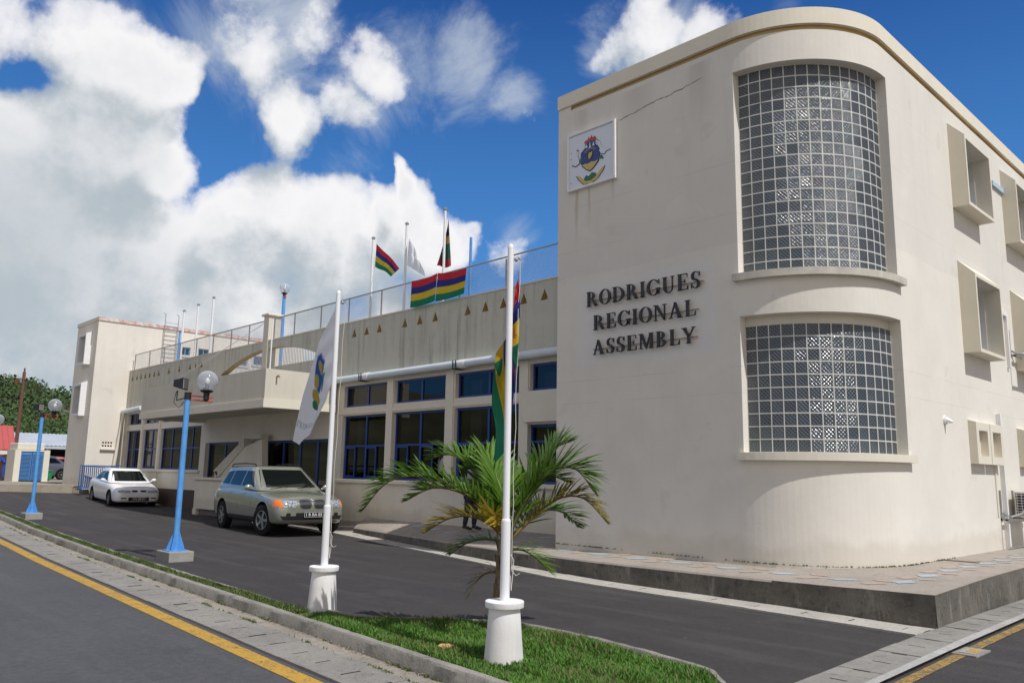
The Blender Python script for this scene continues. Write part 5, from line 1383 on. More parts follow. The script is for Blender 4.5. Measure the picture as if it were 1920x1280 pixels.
M_rachis=mat('frond_stem',(.16,.13,.03),.5,(.22,.10,.03),6); M_rachisg=mat('green_frond_stem',(.07,.11,.02),.45,(.10,.11,.03),6)
# scale: 1 m at the palm is about 190 px of the 1920 px picture
frond([(0,0,0),(-.35,.42,.05),(-.80,.62,.05),(-1.18,.58,0),(-1.42,.30,-.05)],M_palm,40,.40,ang0=1.25,droop=.35,seed=2)
frond([(0,.05,0),(-.16,.40,.25),(-.36,.70,.4),(-.60,.86,.5),(-.82,.82,.6)],M_palm,30,.36,ang0=.9,seed=3,droop=.5)
frond([(0,0,0),(-.14,.16,-.1),(-.34,.26,-.22),(-.56,.24,-.32),(-.76,.12,-.36)],M_palmy,20,.30,ang0=.8,seed=4,droop=.15)
frond([(0,.05,0),(.20,.42,.2),(.38,.78,.3),(.50,.95,.35),(.66,1.02,.4)],M_palm,34,.34,ang0=.8,seed=5,droop=.45,col=M_rachisg)
frond([(0,.05,0),(.22,.48,0),(.46,.72,-.05),(.68,.72,-.08),(.84,.52,-.1)],M_palm,36,.44,ang0=1.0,seed=6,droop=.30,col=M_rachisg)
frond([(0,0,0),(.26,.25,.05),(.52,.44,.05),(.76,.44,0),(.98,.22,0)],M_palmy,34,.34,ang0=1.1,seed=7,droop=.5,wl=.013)
frond([(0,0,0),(.20,.20,.3),(.42,.30,.55),(.62,.26,.75),(.78,.12,.9)],M_palm,26,.34,ang0=1.0,seed=8,col=M_rachisg)
frond([(0,.05,0),(-.05,.38,.1),(-.12,.66,.25),(-.22,.82,.35),(-.32,.85,.45)],M_palm,26,.34,ang0=.8,seed=9,col=M_rachisg)
frond([(0,0,0),(-.22,.02,.2),(-.42,-.04,.35),(-.58,-.16,.45)],M_palm,16,.26,ang0=.8,seed=11,droop=.4,wl=.011,col=M_rachisg)
frond([(0,-.06,0),(.16,-.06,-.05),(.30,-.14,-.08),(.42,-.26,-.1)],M_palm,12,.26,ang0=.8,seed=12,droop=.5,wl=.010,col=M_rachisg)
frond([(0,.05,0),(-.12,.22,-.25),(-.12,.30,-.45),(-.1,.22,-.62)],M_palmy,18,.26,ang0=.8,seed=14,droop=.2)
frond([(0,.05,0),(-.03,.34,.02),(-.10,.60,.1),(-.24,.74,.2),(-.40,.72,.25)],M_palm,26,.34,ang0=.9,seed=23,col=M_rachisg)
frond([(0,.05,0),(.12,.36,.1),(.24,.58,.15),(.42,.66,.2),(.60,.60,.2)],M_palm,26,.36,ang0=.95,seed=24,col=M_rachisg)
frond([(0,0,0),(-.20,.30,-.05),(-.46,.48,-.1),(-.74,.52,-.12),(-.98,.40,-.15)],M_palm,32,.36,ang0=1.15,seed=25,droop=.4)
M_deadleaf=mat('dead_frond',(.10,.075,.04),.9,(.16,.13,.06),10)
frond([(0,-.30,0),(-.16,-.28,.02),(-.28,-.36,.03),(-.36,-.52,.03)],M_deadleaf,10,.22,ang0=.6,seed=15,droop=.7,wl=.006,col=M_deadleaf)
# ================================================================ CARS
def body_mesh(secs,half):
    """secs rows: x, zb, zt, w ; returns closed lofted MB"""
    mb=MB(); rows=[]
    for x,zb_,zt_,w_,cr in secs:
        h=zt_-zb_
        pr=[(0,zb_),(.80*w_,zb_),(.965*w_,zb_+.06*h),(1.0*w_,zb_+.32*h),(1.0*w_,zb_+.62*h),(.972*w_,zb_+.86*h),(.90*w_,zt_-.012),(.80*w_,zt_+.004),(.45*w_,zt_+cr*.75),(0,zt_+cr)]
        full=[(y,z) for y,z in pr]+[(-y,z) for y,z in pr[-2:0:-1]]
        rows.append([mb.V((x,y,z)) for y,z in full])
    n_=len(rows[0])
    for A,B in zip(rows,rows[1:]):
        for k in range(n_): mb.F((A[k],A[(k+1)%n_],B[(k+1)%n_],B[k]))
    mb.F(rows[0][::-1]); mb.F(rows[-1])
    return mb
def make_car(name,label,c,paint,trimm,loc,rotz,steer=0.,group='cars parked by the building',detail=True,plate=None):
    t=thing(name,label,'car',loc,group,rotz,local=True)
    # body
    mb=body_mesh(c['secs'],1); o=mb.build('body',[paint,M_black],local=True,smooth=50)
    sub=o.modifiers.new('s','SUBSURF'); sub.levels=2; sub.render_levels=2
    me=baked(o); o.modifiers.clear(); o.data=me
    rw=c['rw']
    for ax in (c['xf'],c['xr']):
        cb_=MB(); cb_.m=0
        for s_ in (-1,1):
            cb_.cyl((ax,s_*(c['W']/2-.30),rw+.01),(ax,s_*(c['W']/2+.2),rw+.01),rw*1.17,n=40)
        co_=cb_.build('cut',[M_black],local=True,smooth=30)
        md=o.modifiers.new('b','BOOLEAN'); md.object=co_; md.operation='DIFFERENCE'; md.solver='EXACT'
        try: md.material_mode='TRANSFER'
        except Exception: pass
        me=baked(o); o.modifiers.clear(); o.data=me
        bpy.data.objects.remove(co_)
    me.polygons.foreach_set('use_smooth',[True]*len(me.polygons)); me.set_sharp_from_angle(angle=R(38))
    o.parent=t; ORG[o.name]=Vector((0,0,0)); body=o
    # cabin
    K=c['cab']   # xf0,xr0,z0,w0 ; xf1,xr1,z1,w1 ; n
    nP=c.get('n',7.)
    def lev(tt):
        e=tt
        return (lerp(K[0],K[4],e),lerp(K[1],K[5],e),lerp(K[2],K[6],e),lerp(K[3],K[7],e**1.25))
    def pt(tt,ph,sc_=1.,dz=0.):
        xf,xr_,z,w_=lev(tt); xc=(xf+xr_)/2; a=(xf-xr_)/2
        cs,sn=math.cos(ph),math.sin(ph); q=2/nP
        return Vector((xc+a*sc_*math.copysign(abs(cs)**q,cs),w_*sc_*math.copysign(abs(sn)**q,sn),z+dz))
    mb=MB(); rings=[]; NS=64
    phs=[2*math.pi*k/NS for k in range(NS)]
    for j in range(9): rings.append([mb.V(pt(j/8,ph)) for ph in phs])
    for s_,dz in ((.985,.018),(.95,.035),(.85,.05),(.6,.062),(.3,.068)): rings.append([mb.V(pt(1,ph,s_,dz)) for ph in phs])
    for A,B in zip(rings,rings[1:]):
        for k in range(NS): mb.F((A[k],A[(k+1)%NS],B[(k+1)%NS],B[k]))
    mb.F(rings[-1]); mb.F(rings[0][::-1])
    cab=mb.build('cabin',paint,t,smooth=50)
    bv={}
    def bvh(o_):
        m_=o_.data; return BVHTree.FromPolygons([v.co.copy() for v in m_.vertices],[tuple(p.vertices) for p in m_.polygons])
    tb,tcb=bvh(body),bvh(cab)
    def hit(o3,d3,both=False):
        best=None
        for T_ in ((tb,tcb) if both else (tb,)):
            h=T_.ray_cast(Vector(o3),Vector(d3))
            if h[0] is not None and (best is None or h[3]<best[3]): best=h
        return best
    def patch(nm,quad,dr,m,par,off=.006,nu=8,nv=4,tree='body',oval=False,thick=0.):
        """quad: 4 corners in the two coordinates across direction dr: 'x+' uses (y,z), 'y+'/'y-' use (x,z)"""
        mb=MB(); T_={'body':tb,'cab':tcb}[tree]
        def H(u,v):
            a=[lerp(lerp(quad[0][i],quad[1][i],u),lerp(quad[3][i],quad[2][i],u),v) for i in (0,1)]
            if dr=='x+': o3,d3=Vector((6,a[0],a[1])),Vector((-1,0,0))
            elif dr=='x-': o3,d3=Vector((-6,a[0],a[1])),Vector((1,0,0))
            elif dr=='y+': o3,d3=Vector((a[0],6,a[1])),Vector((0,-1,0))
            elif dr=='y-': o3,d3=Vector((a[0],-6,a[1])),Vector((0,1,0))
            elif dr=='z+': o3,d3=Vector((a[0],a[1],6)),Vector((0,0,-1))
            h=T_.ray_cast(o3,d3)
            if h[0] is None: return None
            return h[0]-d3*off
        if oval:
            ce=H(.5,.5); ring=[]
            if ce is None: return
            N_=20; rr_=[]
            for f in (.55,1.):
                row=[]
                for k in range(N_):
                    a=2*math.pi*k/N_; q=.62
                    u=.5+.5*f*math.copysign(abs(math.cos(a))**q,math.cos(a)); v=.5+.5*f*math.copysign(abs(math.sin(a))**q,math.sin(a))
                    p=H(u,v) or ce; row.append(mb.V(p))
                rr_.append(row)
            ci=mb.V(ce)
            for k in range(N_): mb.F((ci,rr_[0][k],rr_[0][(k+1)%N_])); mb.F((rr_[0][k],rr_[1][k],rr_[1][(k+1)%N_],rr_[0][(k+1)%N_]))
        else:
            I=[[H(i/nu,j/nv) for j in range(nv+1)] for i in range(nu+1)]
            for i in range(nu):
                for j in range(nv):
                    q=(I[i][j],I[i+1][j],I[i+1][j+1],I[i][j+1])
                    if all(p is not None for p in q): mb.P(q)
        if not mb.f: return
        b=bmesh.new()
        o_=mb.build(nm,m,par); bm=bmesh.new(); bm.from_mesh(o_.data); bmesh.ops.remove_doubles(bm,verts=bm.verts,dist=1e-5); bmesh.ops.recalc_face_normals(bm,faces=bm.faces); bm.to_mesh(o_.data); bm.free()
        o_.data.polygons.foreach_set('use_smooth',[True]*len(o_.data.polygons))
        if thick: md=o_.modifiers.new('t','SOLIDIFY'); md.thickness=thick; md.offset=0
        return o_
    # glass
    for q in c['side']:
        for s_,dr in ((1,'y+'),(-1,'y-')): patch('side_window',q,dr,M_carglass,cab,tree='cab')
    patch('windscreen',c['ws'],'x+',M_carglass,cab,tree='cab',nu=12,nv=6); patch('rear_window',c['rs'],'x-',M_carglass,cab,tree='cab',nu=10)
    # wheels
    for ax,st_ in ((c['xf'],steer),(c['xr'],0)):
        for s_ in (-1,1):
            yc=s_*(c['W']/2-.115); wd=.105
            mb=MB(); mb.lathe([(rw*.62,-wd),(rw*.90,-wd),(rw*.985,-wd*.8),(rw,-wd*.4),(rw,wd*.4),(rw*.985,wd*.8),(rw*.90,wd),(rw*.62,wd),(rw*.60,0),(rw*.62,-wd)],(0,0,0),32,axis='y')
            wh=mb.build('wheel',M_rubber,t,smooth=35,local=True); wh.location=(ax,yc,rw); wh.rotation_euler=(0,0,st_)
            ORG[wh.name]=Vector((0,0,0))
            mb=MB(); mb.lathe([(rw*.575,s_*wd*.5),(rw*.60,s_*wd*.5),(rw*.63,s_*wd*.95),(rw*.57,s_*wd*.97),(rw*.575,s_*wd*.5)],(0,0,0),28,axis='y')
            for k in range(5 if detail else 0):
                a=2*math.pi*k/5; d=Vector((math.cos(a),0,math.sin(a))); e=Vector((-d.z,0,d.x))
                A=[d*.03-e*.035,d*rw*.60-e*.028,d*rw*.60+e*.028,d*.03+e*.035]; mb.hexa([p+Y*s_*wd*.58 for p in A],[p+Y*s_*wd*.88 for p in A])
            bd_=MB(); bd_.lathe([(rw*.58,s_*wd*.56),(rw*.2,s_*wd*.58),(0,s_*wd*.58)],(0,0,0),20,axis='y'); bd_.build('brake_disc',M_black,wh)
            mb.lathe([(0,s_*wd*.92),(.04,s_*wd*.9),(.045,s_*wd*.6)],(0,0,0),14,axis='y')
            mb.build('rim',M_alloy,wh,smooth=30)
    return t,body,cab,patch,hit
M_alloy=mat('alloy_wheel',(.35,.36,.37),.35,metal=.7)
M_lens=mat('headlamp_lens',(.45,.48,.52),.08,(.12,.13,.15),25,.15,spec=1.,coords='obj'); M_amber=mat('amber_lens',(.85,.20,.02),.15); M_redlens=mat('red_lens',(.45,.02,.02),.2)
def text_mesh(s,h,W):
    cu=bpy.data.curves.new('txt','FONT'); cu.body=s; cu.size=1; cu.align_x='CENTER'; cu.align_y='CENTER'; cu.extrude=.0; cu.offset=.012
    o=bpy.data.objects.new('txt',cu); COL.objects.link(o); me=baked(o); bpy.data.objects.remove(o)
    vs=np.array([v.co[:] for v in me.vertices]); sx=W/(vs[:,0].max()-vs[:,0].min()); sy=h/(vs[:,1].max()-vs[:,1].min())
    vs[:,0]-= (vs[:,0].max()+vs[:,0].min())/2; vs[:,1]-=(vs[:,1].max()+vs[:,1].min())/2
    return [(a*sx,b*sy) for a,b in vs[:,:2]],[tuple(p.vertices) for p in me.polygons]
M_platewhite=mat('plate_characters',(.72,.73,.74),.5)
def add_plate(t,x,y,z,txt,W=.48,H=.115):
    mb=MB(); mb.box(x-.01,x+.012,y-W/2,y+W/2,z-H/2,z+H/2); p=mb.build('number_plate',M_black,t,bevel=.004)
    mb=MB(); b=.005
    for a in ((y-W/2+b,y+W/2-b,z-H/2+b,z-H/2+b+.006),(y-W/2+b,y+W/2-b,z+H/2-b-.006,z+H/2-b),(y-W/2+b,y-W/2+b+.006,z-H/2+b+.006,z+H/2-b-.006),(y+W/2-b-.006,y+W/2-b,z-H/2+b+.006,z+H/2-b-.006)): mb.box(x+.012,x+.0145,a[0],a[1],a[2],a[3])
    vs,fs=text_mesh(txt,H*.55,W*.80)
    base=len(mb.v); mb.v+=[(x+.0148,y+a,z+b_) for a,b_ in vs]; mb.f+=[tuple(base+i for i in f) for f in fs]; mb.mi+=[0]*len(fs)
    mb.build('plate_characters',M_platewhite,p)
# --- silver green SUV
M_suv=mat('metallic_sage_paint',(.33,.345,.29),.27,(.31,.325,.27),1.,metal=.5,coat=.8,coords='obj')
SUV=dict(W=1.87,rw=.365,xf=1.44,xr=-1.38,n=9.,
 secs=[(-2.33,.50,.92,.62,0),(-2.30,.36,1.02,.80,0),(-2.18,.28,1.10,.895,0),(-1.6,.25,1.12,.93,0),(-.6,.24,1.12,.935,0),(.3,.24,1.09,.935,0),(.95,.25,1.055,.93,.02),(1.5,.26,.99,.925,.055),(1.95,.27,.93,.90,.055),(2.17,.28,.87,.86,.035),(2.28,.33,.80,.78,.02),(2.33,.42,.72,.66,.0)],
 cab=(1.12,-2.22,1.05,.865,.22,-1.78,1.60,.66),
 side=[((.66,1.13),(-.20,1.15),(-.20,1.53),(.20,1.52)),((-.27,1.15),(-1.08,1.17),(-1.08,1.53),(-.27,1.53)),((-1.15,1.17),(-1.90,1.20),(-1.62,1.49),(-1.15,1.53))],
 ws=((-.76,1.13),(.76,1.13),(.60,1.56),(-.60,1.56)), rs=((-.74,1.18),(.74,1.18),(.60,1.52),(-.60,1.52)))
P_=Vector((-20.75,10.92,0))
suv,sb,scab,sp,sh_=make_car('sport_utility_car','pale green metallic sport utility car with orange indicators parked by the entrance',SUV,M_suv,None,(-20.35,10.88,.03),R(-6),steer=R(14))
for s_ in (1,-1):
    sp('headlight',((s_*.385,.84),(s_*.74,.855),(s_*.73,.69),(s_*.43,.69)),'x+',M_lens,sb)
    sp('indicator',((s_*.745,.855),(s_*.885,.845),(s_*.88,.70),(s_*.735,.69)),'x+',M_amber,sb)
    sp('kidney_grille_surround',((s_*.02,.875),(s_*.345,.875),(s_*.33,.655),(s_*.03,.655)),'x+',M_chrome,sb,oval=True,off=.010)
    sp('kidney_grille',((s_*.045,.855),(s_*.325,.855),(s_*.31,.675),(s_*.05,.675)),'x+',M_black,sb,oval=True,off=.017)
    sp('fog_light',((s_*.55,.56),(s_*.66,.56),(s_*.66,.48),(s_*.55,.48)),'x+',M_black,sb,oval=True)
    sp('tail_light',((s_*.60,1.02),(s_*.80,1.0),(s_*.80,.80),(s_*.62,.80)),'x-',M_redlens,sb)
    dr='y+' if s_>0 else 'y-'
    for xx in (.18,-.80): sp('door_handle',((xx,.99),(xx-.17,1.0),(xx-.17,.97),(xx,.96)),dr,M_suv,sb,off=.025,thick=.02)
    sp('door_gap',((.72,1.10),(.73,1.10),(.72,.40),(.71,.40)),dr,M_black,sb,off=.002); sp('door_gap',((-.235,1.12),(-.225,1.12),(-.225,.40),(-.235,.40)),dr,M_black,sb,off=.002)
    sp('sill_trim',((1.0,.42),(-.93,.42),(-.93,.26),(1.0,.26)),dr,M_black,sb,off=.012,nu=20)
    mb=MB(); mb.ball((.80,s_*1.03,1.12),.10,14,10,sx=.55,sy=1.05,sz=.75); mb.tube([(.78,s_*.90,1.08),(.80,s_*.97,1.09)],.03,8); mb.build('door_mirror',M_suv,suv,smooth=60)
    mb=MB(); mb.tube([(.1,s_*.60,1.655),(0,s_*.60,1.70),(-.7,s_*.60,1.715),(-1.5,s_*.60,1.70),(-1.7,s_*.60,1.64)],.016,8); mb.build('roof_rail',M_black,suv,smooth=50)
    mb=MB(); mb.tube([(1.16,s_*.08,1.10),(1.10,s_*.35,1.13),(.98,s_*.62,1.19)] if s_>0 else [(1.17,-.62,1.09),(1.12,-.35,1.12),(1.02,-.1,1.17)],.010,6); mb.build('wiper',M_black,suv)
suv.scale=(1.03,1.03,1.03)
sp('lower_bumper',((-.78,.49),(.78,.49),(.72,.40),(-.72,.40)),'x+',M_black,sb,off=.010,nu=16)
sp('air_intake',((-.42,.56),(.42,.56),(.42,.45),(-.42,.45)),'x+',M_black,sb,off=.012,nu=12)
sp('sunroof',((-.05,-.42),(-.75,-.42),(-.75,.42),(-.05,.42)),'z+',M_carglass,scab,tree='cab')
mb=MB(); mb.cyl((2.335,0,.905),(2.35,0,.915),.040,n=18); 
h_=sh_((2.235,0,3),(0,0,-1)); hp=h_[0]
mb=MB(); mb.cyl(hp,hp+Vector((.012,0,.012)),.042,n=20); bd=mb.build('bonnet_badge',M_chrome,suv,smooth=40)
mb=MB(); a_=Vector((.012,0,.012))
for q,(m_) in enumerate((M_blue,M_platewhite,M_blue,M_platewhite)):
    mb=MB(); ps=[hp+a_*1.08]; e1=Vector((-.7,0,.7)); e2=Y
    for k in range(5): an=math.pi/2*q+math.pi/2*k/4; ps.append(hp+a_*1.08+e1*.030*math.cos(an)+e2*.030*math.sin(an))
    mb.P(ps); mb.build('badge_quarter',m_,bd)
add_plate(suv,2.345,.02,.52,'1 R RA 03',.50,.13)
mb=MB(); mb.ball((.75,-.45,1.12),.05,8,6,sy=2.2,sz=.5); mb.build('dashboard_papers',M_platewhite,suv)
# --- white saloon
M_wcar=mat('white_car_paint',(.82,.82,.83),.25,metal=0.,coat=.8)
SAL=dict(W=1.69,rw=.30,xf=1.28,xr=-1.22,n=8.,
 secs=[(-2.14,.42,.80,.60,0),(-2.10,.30,.90,.74,0),(-1.9,.22,.955,.81,.01),(-1.4,.18,.96,.84,.01),(-.5,.17,.93,.845,0),(.4,.17,.90,.845,0),(.95,.18,.875,.84,.03),(1.45,.19,.80,.83,.055),(1.85,.19,.72,.80,.05),(2.04,.20,.66,.75,.03),(2.12,.24,.60,.68,.01),(2.16,.30,.52,.56,0)],
 cab=(1.10,-1.72,.88,.775,.12,-.92,1.33,.56),
 side=[((.62,.95),(-.28,.96),(-.28,1.28),(.10,1.27)),((-.34,.96),(-1.18,.97),(-.86,1.25),(-.34,1.28))],
 ws=((-.68,.94),(.68,.94),(.50,1.30),(-.50,1.30)), rs=((-.66,.98),(.66,.98),(.50,1.28),(-.50,1.28)))
def saloon_detail(t,b_,p_,pl_,white=True):
    for s_ in (1,-1):
        p_('headlight',((s_*.30,.645),(s_*.72,.66),(s_*.70,.56),(s_*.30,.56)),'x+',M_lens,b_)
        p_('grille',((s_*.03,.655),(s_*.27,.655),(s_*.26,.585),(s_*.05,.585)),'x+',M_black,b_,oval=True,off=.01)
        p_('tail_light',((s_*.48,.84),(s_*.74,.83),(s_*.74,.70),(s_*.48,.70)),'x-',M_redlens,b_)
        p_('bumper_slot',((s_*.42,.385),(s_*.62,.385),(s_*.61,.345),(s_*.43,.345)),'x+',M_black,b_)
        mb=MB(); mb.ball((.66,s_*.92,.97),.085,12,8,sx=.6,sy=1.1,sz=.72); mb.tube([(.66,s_*.80,.93),(.66,s_*.88,.95)],.025,6); mb.build('door_mirror',M_wcar if white else M_black,t,smooth=60)
        dr='y+' if s_>0 else 'y-'
        p_('door_gap',((.62,.93),(.63,.93),(.62,.30),(.61,.30)),dr,M_black,b_,off=.002); p_('door_gap',((-.31,.93),(-.30,.93),(-.30,.30),(-.31,.30)),dr,M_black,b_,off=.002)
    p_('air_intake',((-.36,.40),(.36,.40),(.36,.27),(-.36,.27)),'x+',M_black,b_,off=.004)
    if pl_: add_plate(t,2.185,.0,.345,pl_,.50,.12)
car2,b2_,c2_,p2_,_=make_car('saloon_car','white saloon car with black number plate parked beside the far tower',SAL,M_wcar,None,(-33.6,11.45,.22),R(-4),steer=R(-3))
car2.rotation_euler=(0,R(1.5),R(-4))
saloon_detail(car2,b2_,p2_,'9 R ZM 97')
# distant parked cars beyond the kiosk
M_rcar=mat('red_car_paint',(.42,.05,.05),.3,coat=.5); M_gcar=mat('grey_car_paint',(.11,.115,.13),.3,metal=.4,coat=.5)
a=atX(108,903,-54); 
c3,b3,_,p3_,_=make_car('distant_car','red car mostly hidden behind the dark grey car beyond the green bin',SAL,M_rcar,None,(-57.8,14.9,.88),R(-92),detail=False)
saloon_detail(c3,b3,p3_,None,False)
c4,b4,_,p4_,_=make_car('distant_car','dark grey car parked between the green bin and the far tower',SAL,M_gcar,None,(-54.0,13.3,.88),R(-82),detail=False)
saloon_detail(c4,b4,p4_,None,False)
# ================================================================ DISTANT THINGS
M_louvre=mat('louvre_blue_paint',(.07,.20,.46),.55,(.06,.17,.38),6)
kx=-46.5; ZK=.88
def KX(px,py,x=kx): return atX(px,py,x)
kp=thing('louvred_kiosk','small white kiosk with blue louvred double doors left of the far tower','kiosk',(kx-.6,11,ZK))
a=KX(22,905); b=KX(88,905); top=KX(60,843).z; y0,y1=a.y,b.y
mb=MB(); mb.box(kx-1.6,kx,y0,y0+.27,ZK,top); mb.box(kx-1.6,kx,y1-.27,y1,ZK,top); mb.box(kx-1.6,kx-.02,y0+.27,y1-.27,top-.08,top); mb.box(kx-1.6,kx-1.5,y0+.27,y1-.27,ZK,top-.08); mb.build('walls',M_cream,kp)
mb=MB(); mb.box(kx-1.7,kx-.1,y0+.1,y1-.25,top+.002,top+.34); mb.build('roof_block',M_cream,kp,bevel=.04)
ym=(y0+y1)/2
for a_,b_ in ((y0+.27,ym-.01),(ym+.01,y1-.27)):
    mb=MB(); mb.box(kx-.12,kx-.05,a_,b_,ZK+.05,top-.09)
    n_=20
    for k in range(n_): z=lerp(ZK+.1,top-.16,k/n_); mb.hexa([Vector((kx-.05,a_+.05,z)),Vector((kx-.05,b_-.05,z)),Vector((kx-.01,b_-.05,z-.03)),Vector((kx-.01,a_+.05,z-.03))],[Vector((kx-.05,a_+.05,z+.02)),Vector((kx-.05,b_-.05,z+.02)),Vector((kx-.01,b_-.05,z-.01)),Vector((kx-.01,a_+.05,z-.01))])
    mb.build('louvred_door',M_louvre,kp)
# red roofed shelter with a worker
rx=-49.5
rs=thing('red_roofed_shelter','open shelter with a red sheet metal roof at the left edge of the picture','shelter',(rx-1.5,9,ZK))
q=[KX(-60,796,rx-2.2),KX(24,797,rx-2.2),KX(29,844,rx),KX(-60,844,rx)]
mb=MB(); q=[Vector((rx-2.2,q[0].y,q[0].z)),Vector((rx-2.2,q[1].y,q[0].z)),Vector((rx,q[2].y,q[2].z)),Vector((rx,q[3].y,q[2].z))]
mb.hexa(q,[p+Z*.06 for p in q]); M_redroof=mat('red_sheet_roof',(.48,.10,.09),.5,(.40,.09,.08),2); 
n_=8
for k in range(n_+1):
    f=k/n_; a=q[0].lerp(q[1],f)+Z*.06; b=q[3].lerp(q[2],f)+Z*.06; mb.hexa([a-Y*.02,a+Y*.02,b+Y*.02,b-Y*.02],[a-Y*.012+Z*.035,a+Y*.012+Z*.035,b+Y*.012+Z*.035,b-Y*.012+Z*.035])
mb.build('roof',M_redroof,rs)
mb=MB(); yr=KX(24,860,rx).y; yl=q[3].y; zr=q[2].z
mb.box(rx-.16,rx-.02,yl,yr+.05,zr-.22,zr-.02); mb.box(rx-.16,rx-.02,yr-.10,yr+.04,ZK,zr-.22); mb.box(rx-2.3,rx-2.16,yl,yr+.04,ZK,zr-.1)
mb.build('posts',M_cream,rs)
mb=MB(); mb.box(rx-2.0,rx-.3,yr-.16,yr-.06,ZK,zr-.25); mb.build('side_panel',mat('rough_board',(.30,.20,.13),.9,(.2,.14,.1),5),rs)
# green bin
bx=-50.5; a=KX(86,902,bx); b=KX(97,902,bx); zt_=KX(90,881,bx).z
gb=thing('green_bin','green plastic wheeled bin beside the louvred kiosk','bin',(bx,(a.y+b.y)/2,ZK))
mb=MB(); mb.hexa([Vector((bx-.55,a.y+.03,ZK+.05)),Vector((bx,a.y+.03,ZK+.05)),Vector((bx,b.y-.03,ZK+.05)),Vector((bx-.55,b.y-.03,ZK+.05))],[Vector((bx-.6,a.y,zt_-.08)),Vector((bx,a.y,zt_-.08)),Vector((bx,b.y,zt_-.08)),Vector((bx-.6,b.y,zt_-.08))])
M_gbin=mat('green_bin_plastic',(.01,.20,.07),.5); mb.build('tub',M_gbin,gb,bevel=.02)
mb=MB(); mb.box(bx-.64,bx+.03,a.y-.02,b.y+.02,zt_-.075,zt_); mb.build('lid',M_gbin,gb,bevel=.02)
for yy in (a.y+.05,b.y-.05): mb=MB(); mb.cyl((bx-.5,yy-.03,ZK+.1),(bx-.5,yy+.03,ZK+.1),.1,n=14); mb.build('wheel',M_black,gb)
# long shed
sx=-70.
sh=thing('long_shed','long shed with a pale corrugated roof and dark open front below the hill','shed',(sx-4,20,ZK))
l=atX(-30,808,sx-3); r2=atX(150,817,sx-3); zl=l.z; l2=atX(-30,829,sx); zr2=atX(100,836,sx).z
M_corr=mat('corrugated_roof',(.46,.50,.55),.5,(.36,.40,.45),.6)
mb=MB(); n_=140; ya,yb_=l2.y-2,32.
for k in range(n_):
    f0,f1=k/n_,(k+1)/n_; y0_,y1_=lerp(ya,yb_,f0),lerp(ya,yb_,f1); dz=.04 if k%2 else 0
    mb.P([(sx,y0_,zr2+dz),(sx,y1_,zr2+.04-dz),(sx-3,y1_,zl+.04-dz),(sx-3,y0_,zl+dz)])
mb.box(sx-.02,sx+.06,ya,yb_,zr2-.22,zr2-.02)
mb.build('roof',M_corr,sh)
mb=MB(); mb.box(sx-3.5,sx-3.3,ya,yb_,ZK,zl-.2); mb.build('back_wall',M_dark,sh)
mb=MB(); mb.box(sx-.4,sx-.3,ya,yb_,ZK,zr2-1.3); mb.build('front_boarding',mat('grey_boarding',(.08,.08,.08),.8,(.11,.11,.11),2.),sh)
mb=MB(); y=ya
while y<yb_: mb.box(sx-.12,sx,y,y+.12,ZK,zr2-.2); y+=3.1
mb.build('posts',M_galv,sh)
# utility pole
ux=-58.; a=atX(43,697,ux); b=atX(30,835,ux)
up_=thing('utility_pole','tall rusty steel utility pole with a wire in front of the hill','utility pole',(ux,b.y,ZK))
M_rp=mat('rusty_steel',(.16,.07,.045),.8,(.10,.05,.035),6)
mb=MB(); mb.cyl((ux,b.y,ZK),(ux,b.y+.0,a.z),.12,.09,12); mb.build('pole',M_rp,up_,smooth=40)
mb=MB(); mb.box(ux-.1,ux+.1,b.y-.45,b.y+.1,a.z-.5,a.z-.42); mb.cyl((ux,b.y-.4,a.z-.8),(ux,b.y-.4,a.z-.5),.1,.14,8); mb.cyl((ux,b.y,a.z),(ux,b.y,a.z+.25),.05,n=8); mb.build('cross_arm',M_rp,up_)
mb=MB(); e=atX(-120,735,ux+4); mb.tube([(ux,b.y-.4,a.z-.42),(ux+2,(b.y+e.y)/2,(a.z+e.z)/2-.5),e],.025,5); mb.build('wire',M_black,up_)
# partly visible globe lamp at the left edge
g0=atX(-3,786,-47.); lp=thing('street_lamp','street lamp whose clear globe only just shows at the left edge over the red roof','street lamp',(-47.,g0.y,ZK),'blue street lamps along the kerb')
mb=MB(); mb.cyl((-47.,g0.y,ZK),(-47.,g0.y,g0.z-.35),.06,n=12); mb.build('post',M_lblue,lp,smooth=40); globe(lp,(-47.,g0.y,g0.z),.26)
# ================================================================ HILL
def hh(x,y):
    # ridge height as seen from the car park: highest to the left
    d=(x+260); 
    r_=1/(1+math.exp((x+150)/18.))           # rises going west
    s_=1/(1+math.exp((y-62)/22.))            # lower to the north
    return ZK-.3+ (3+ 22*s_)*r_ + 1.6*math.sin(x*.045+y*.031)+1.2*math.sin(y*.083-x*.027)*r_
mb=MB(); nx,ny=60,80; xa_,xb_,ya_,yb_=-420,-84,-160,330
I=[[mb.V((lerp(xa_,xb_,i/nx),lerp(ya_,yb_,j/ny),hh(lerp(xa_,xb_,i/nx),lerp(ya_,yb_,j/ny))*(1 if i<nx else .0)+ (0 if i<nx else .5))) for j in range(ny+1)] for i in range(nx+1)]
for i in range(nx):
    for j in range(ny): mb.F((I[i][j],I[i+1][j],I[i+1][j+1],I[i][j+1]))
M_hill=mat('hill_scrub',(.045,.065,.022),.95,(.15,.14,.085),.05,.22,bump=.6,bscale=.6)
mb.build('hill',M_hill,kind='structure',smooth=60)
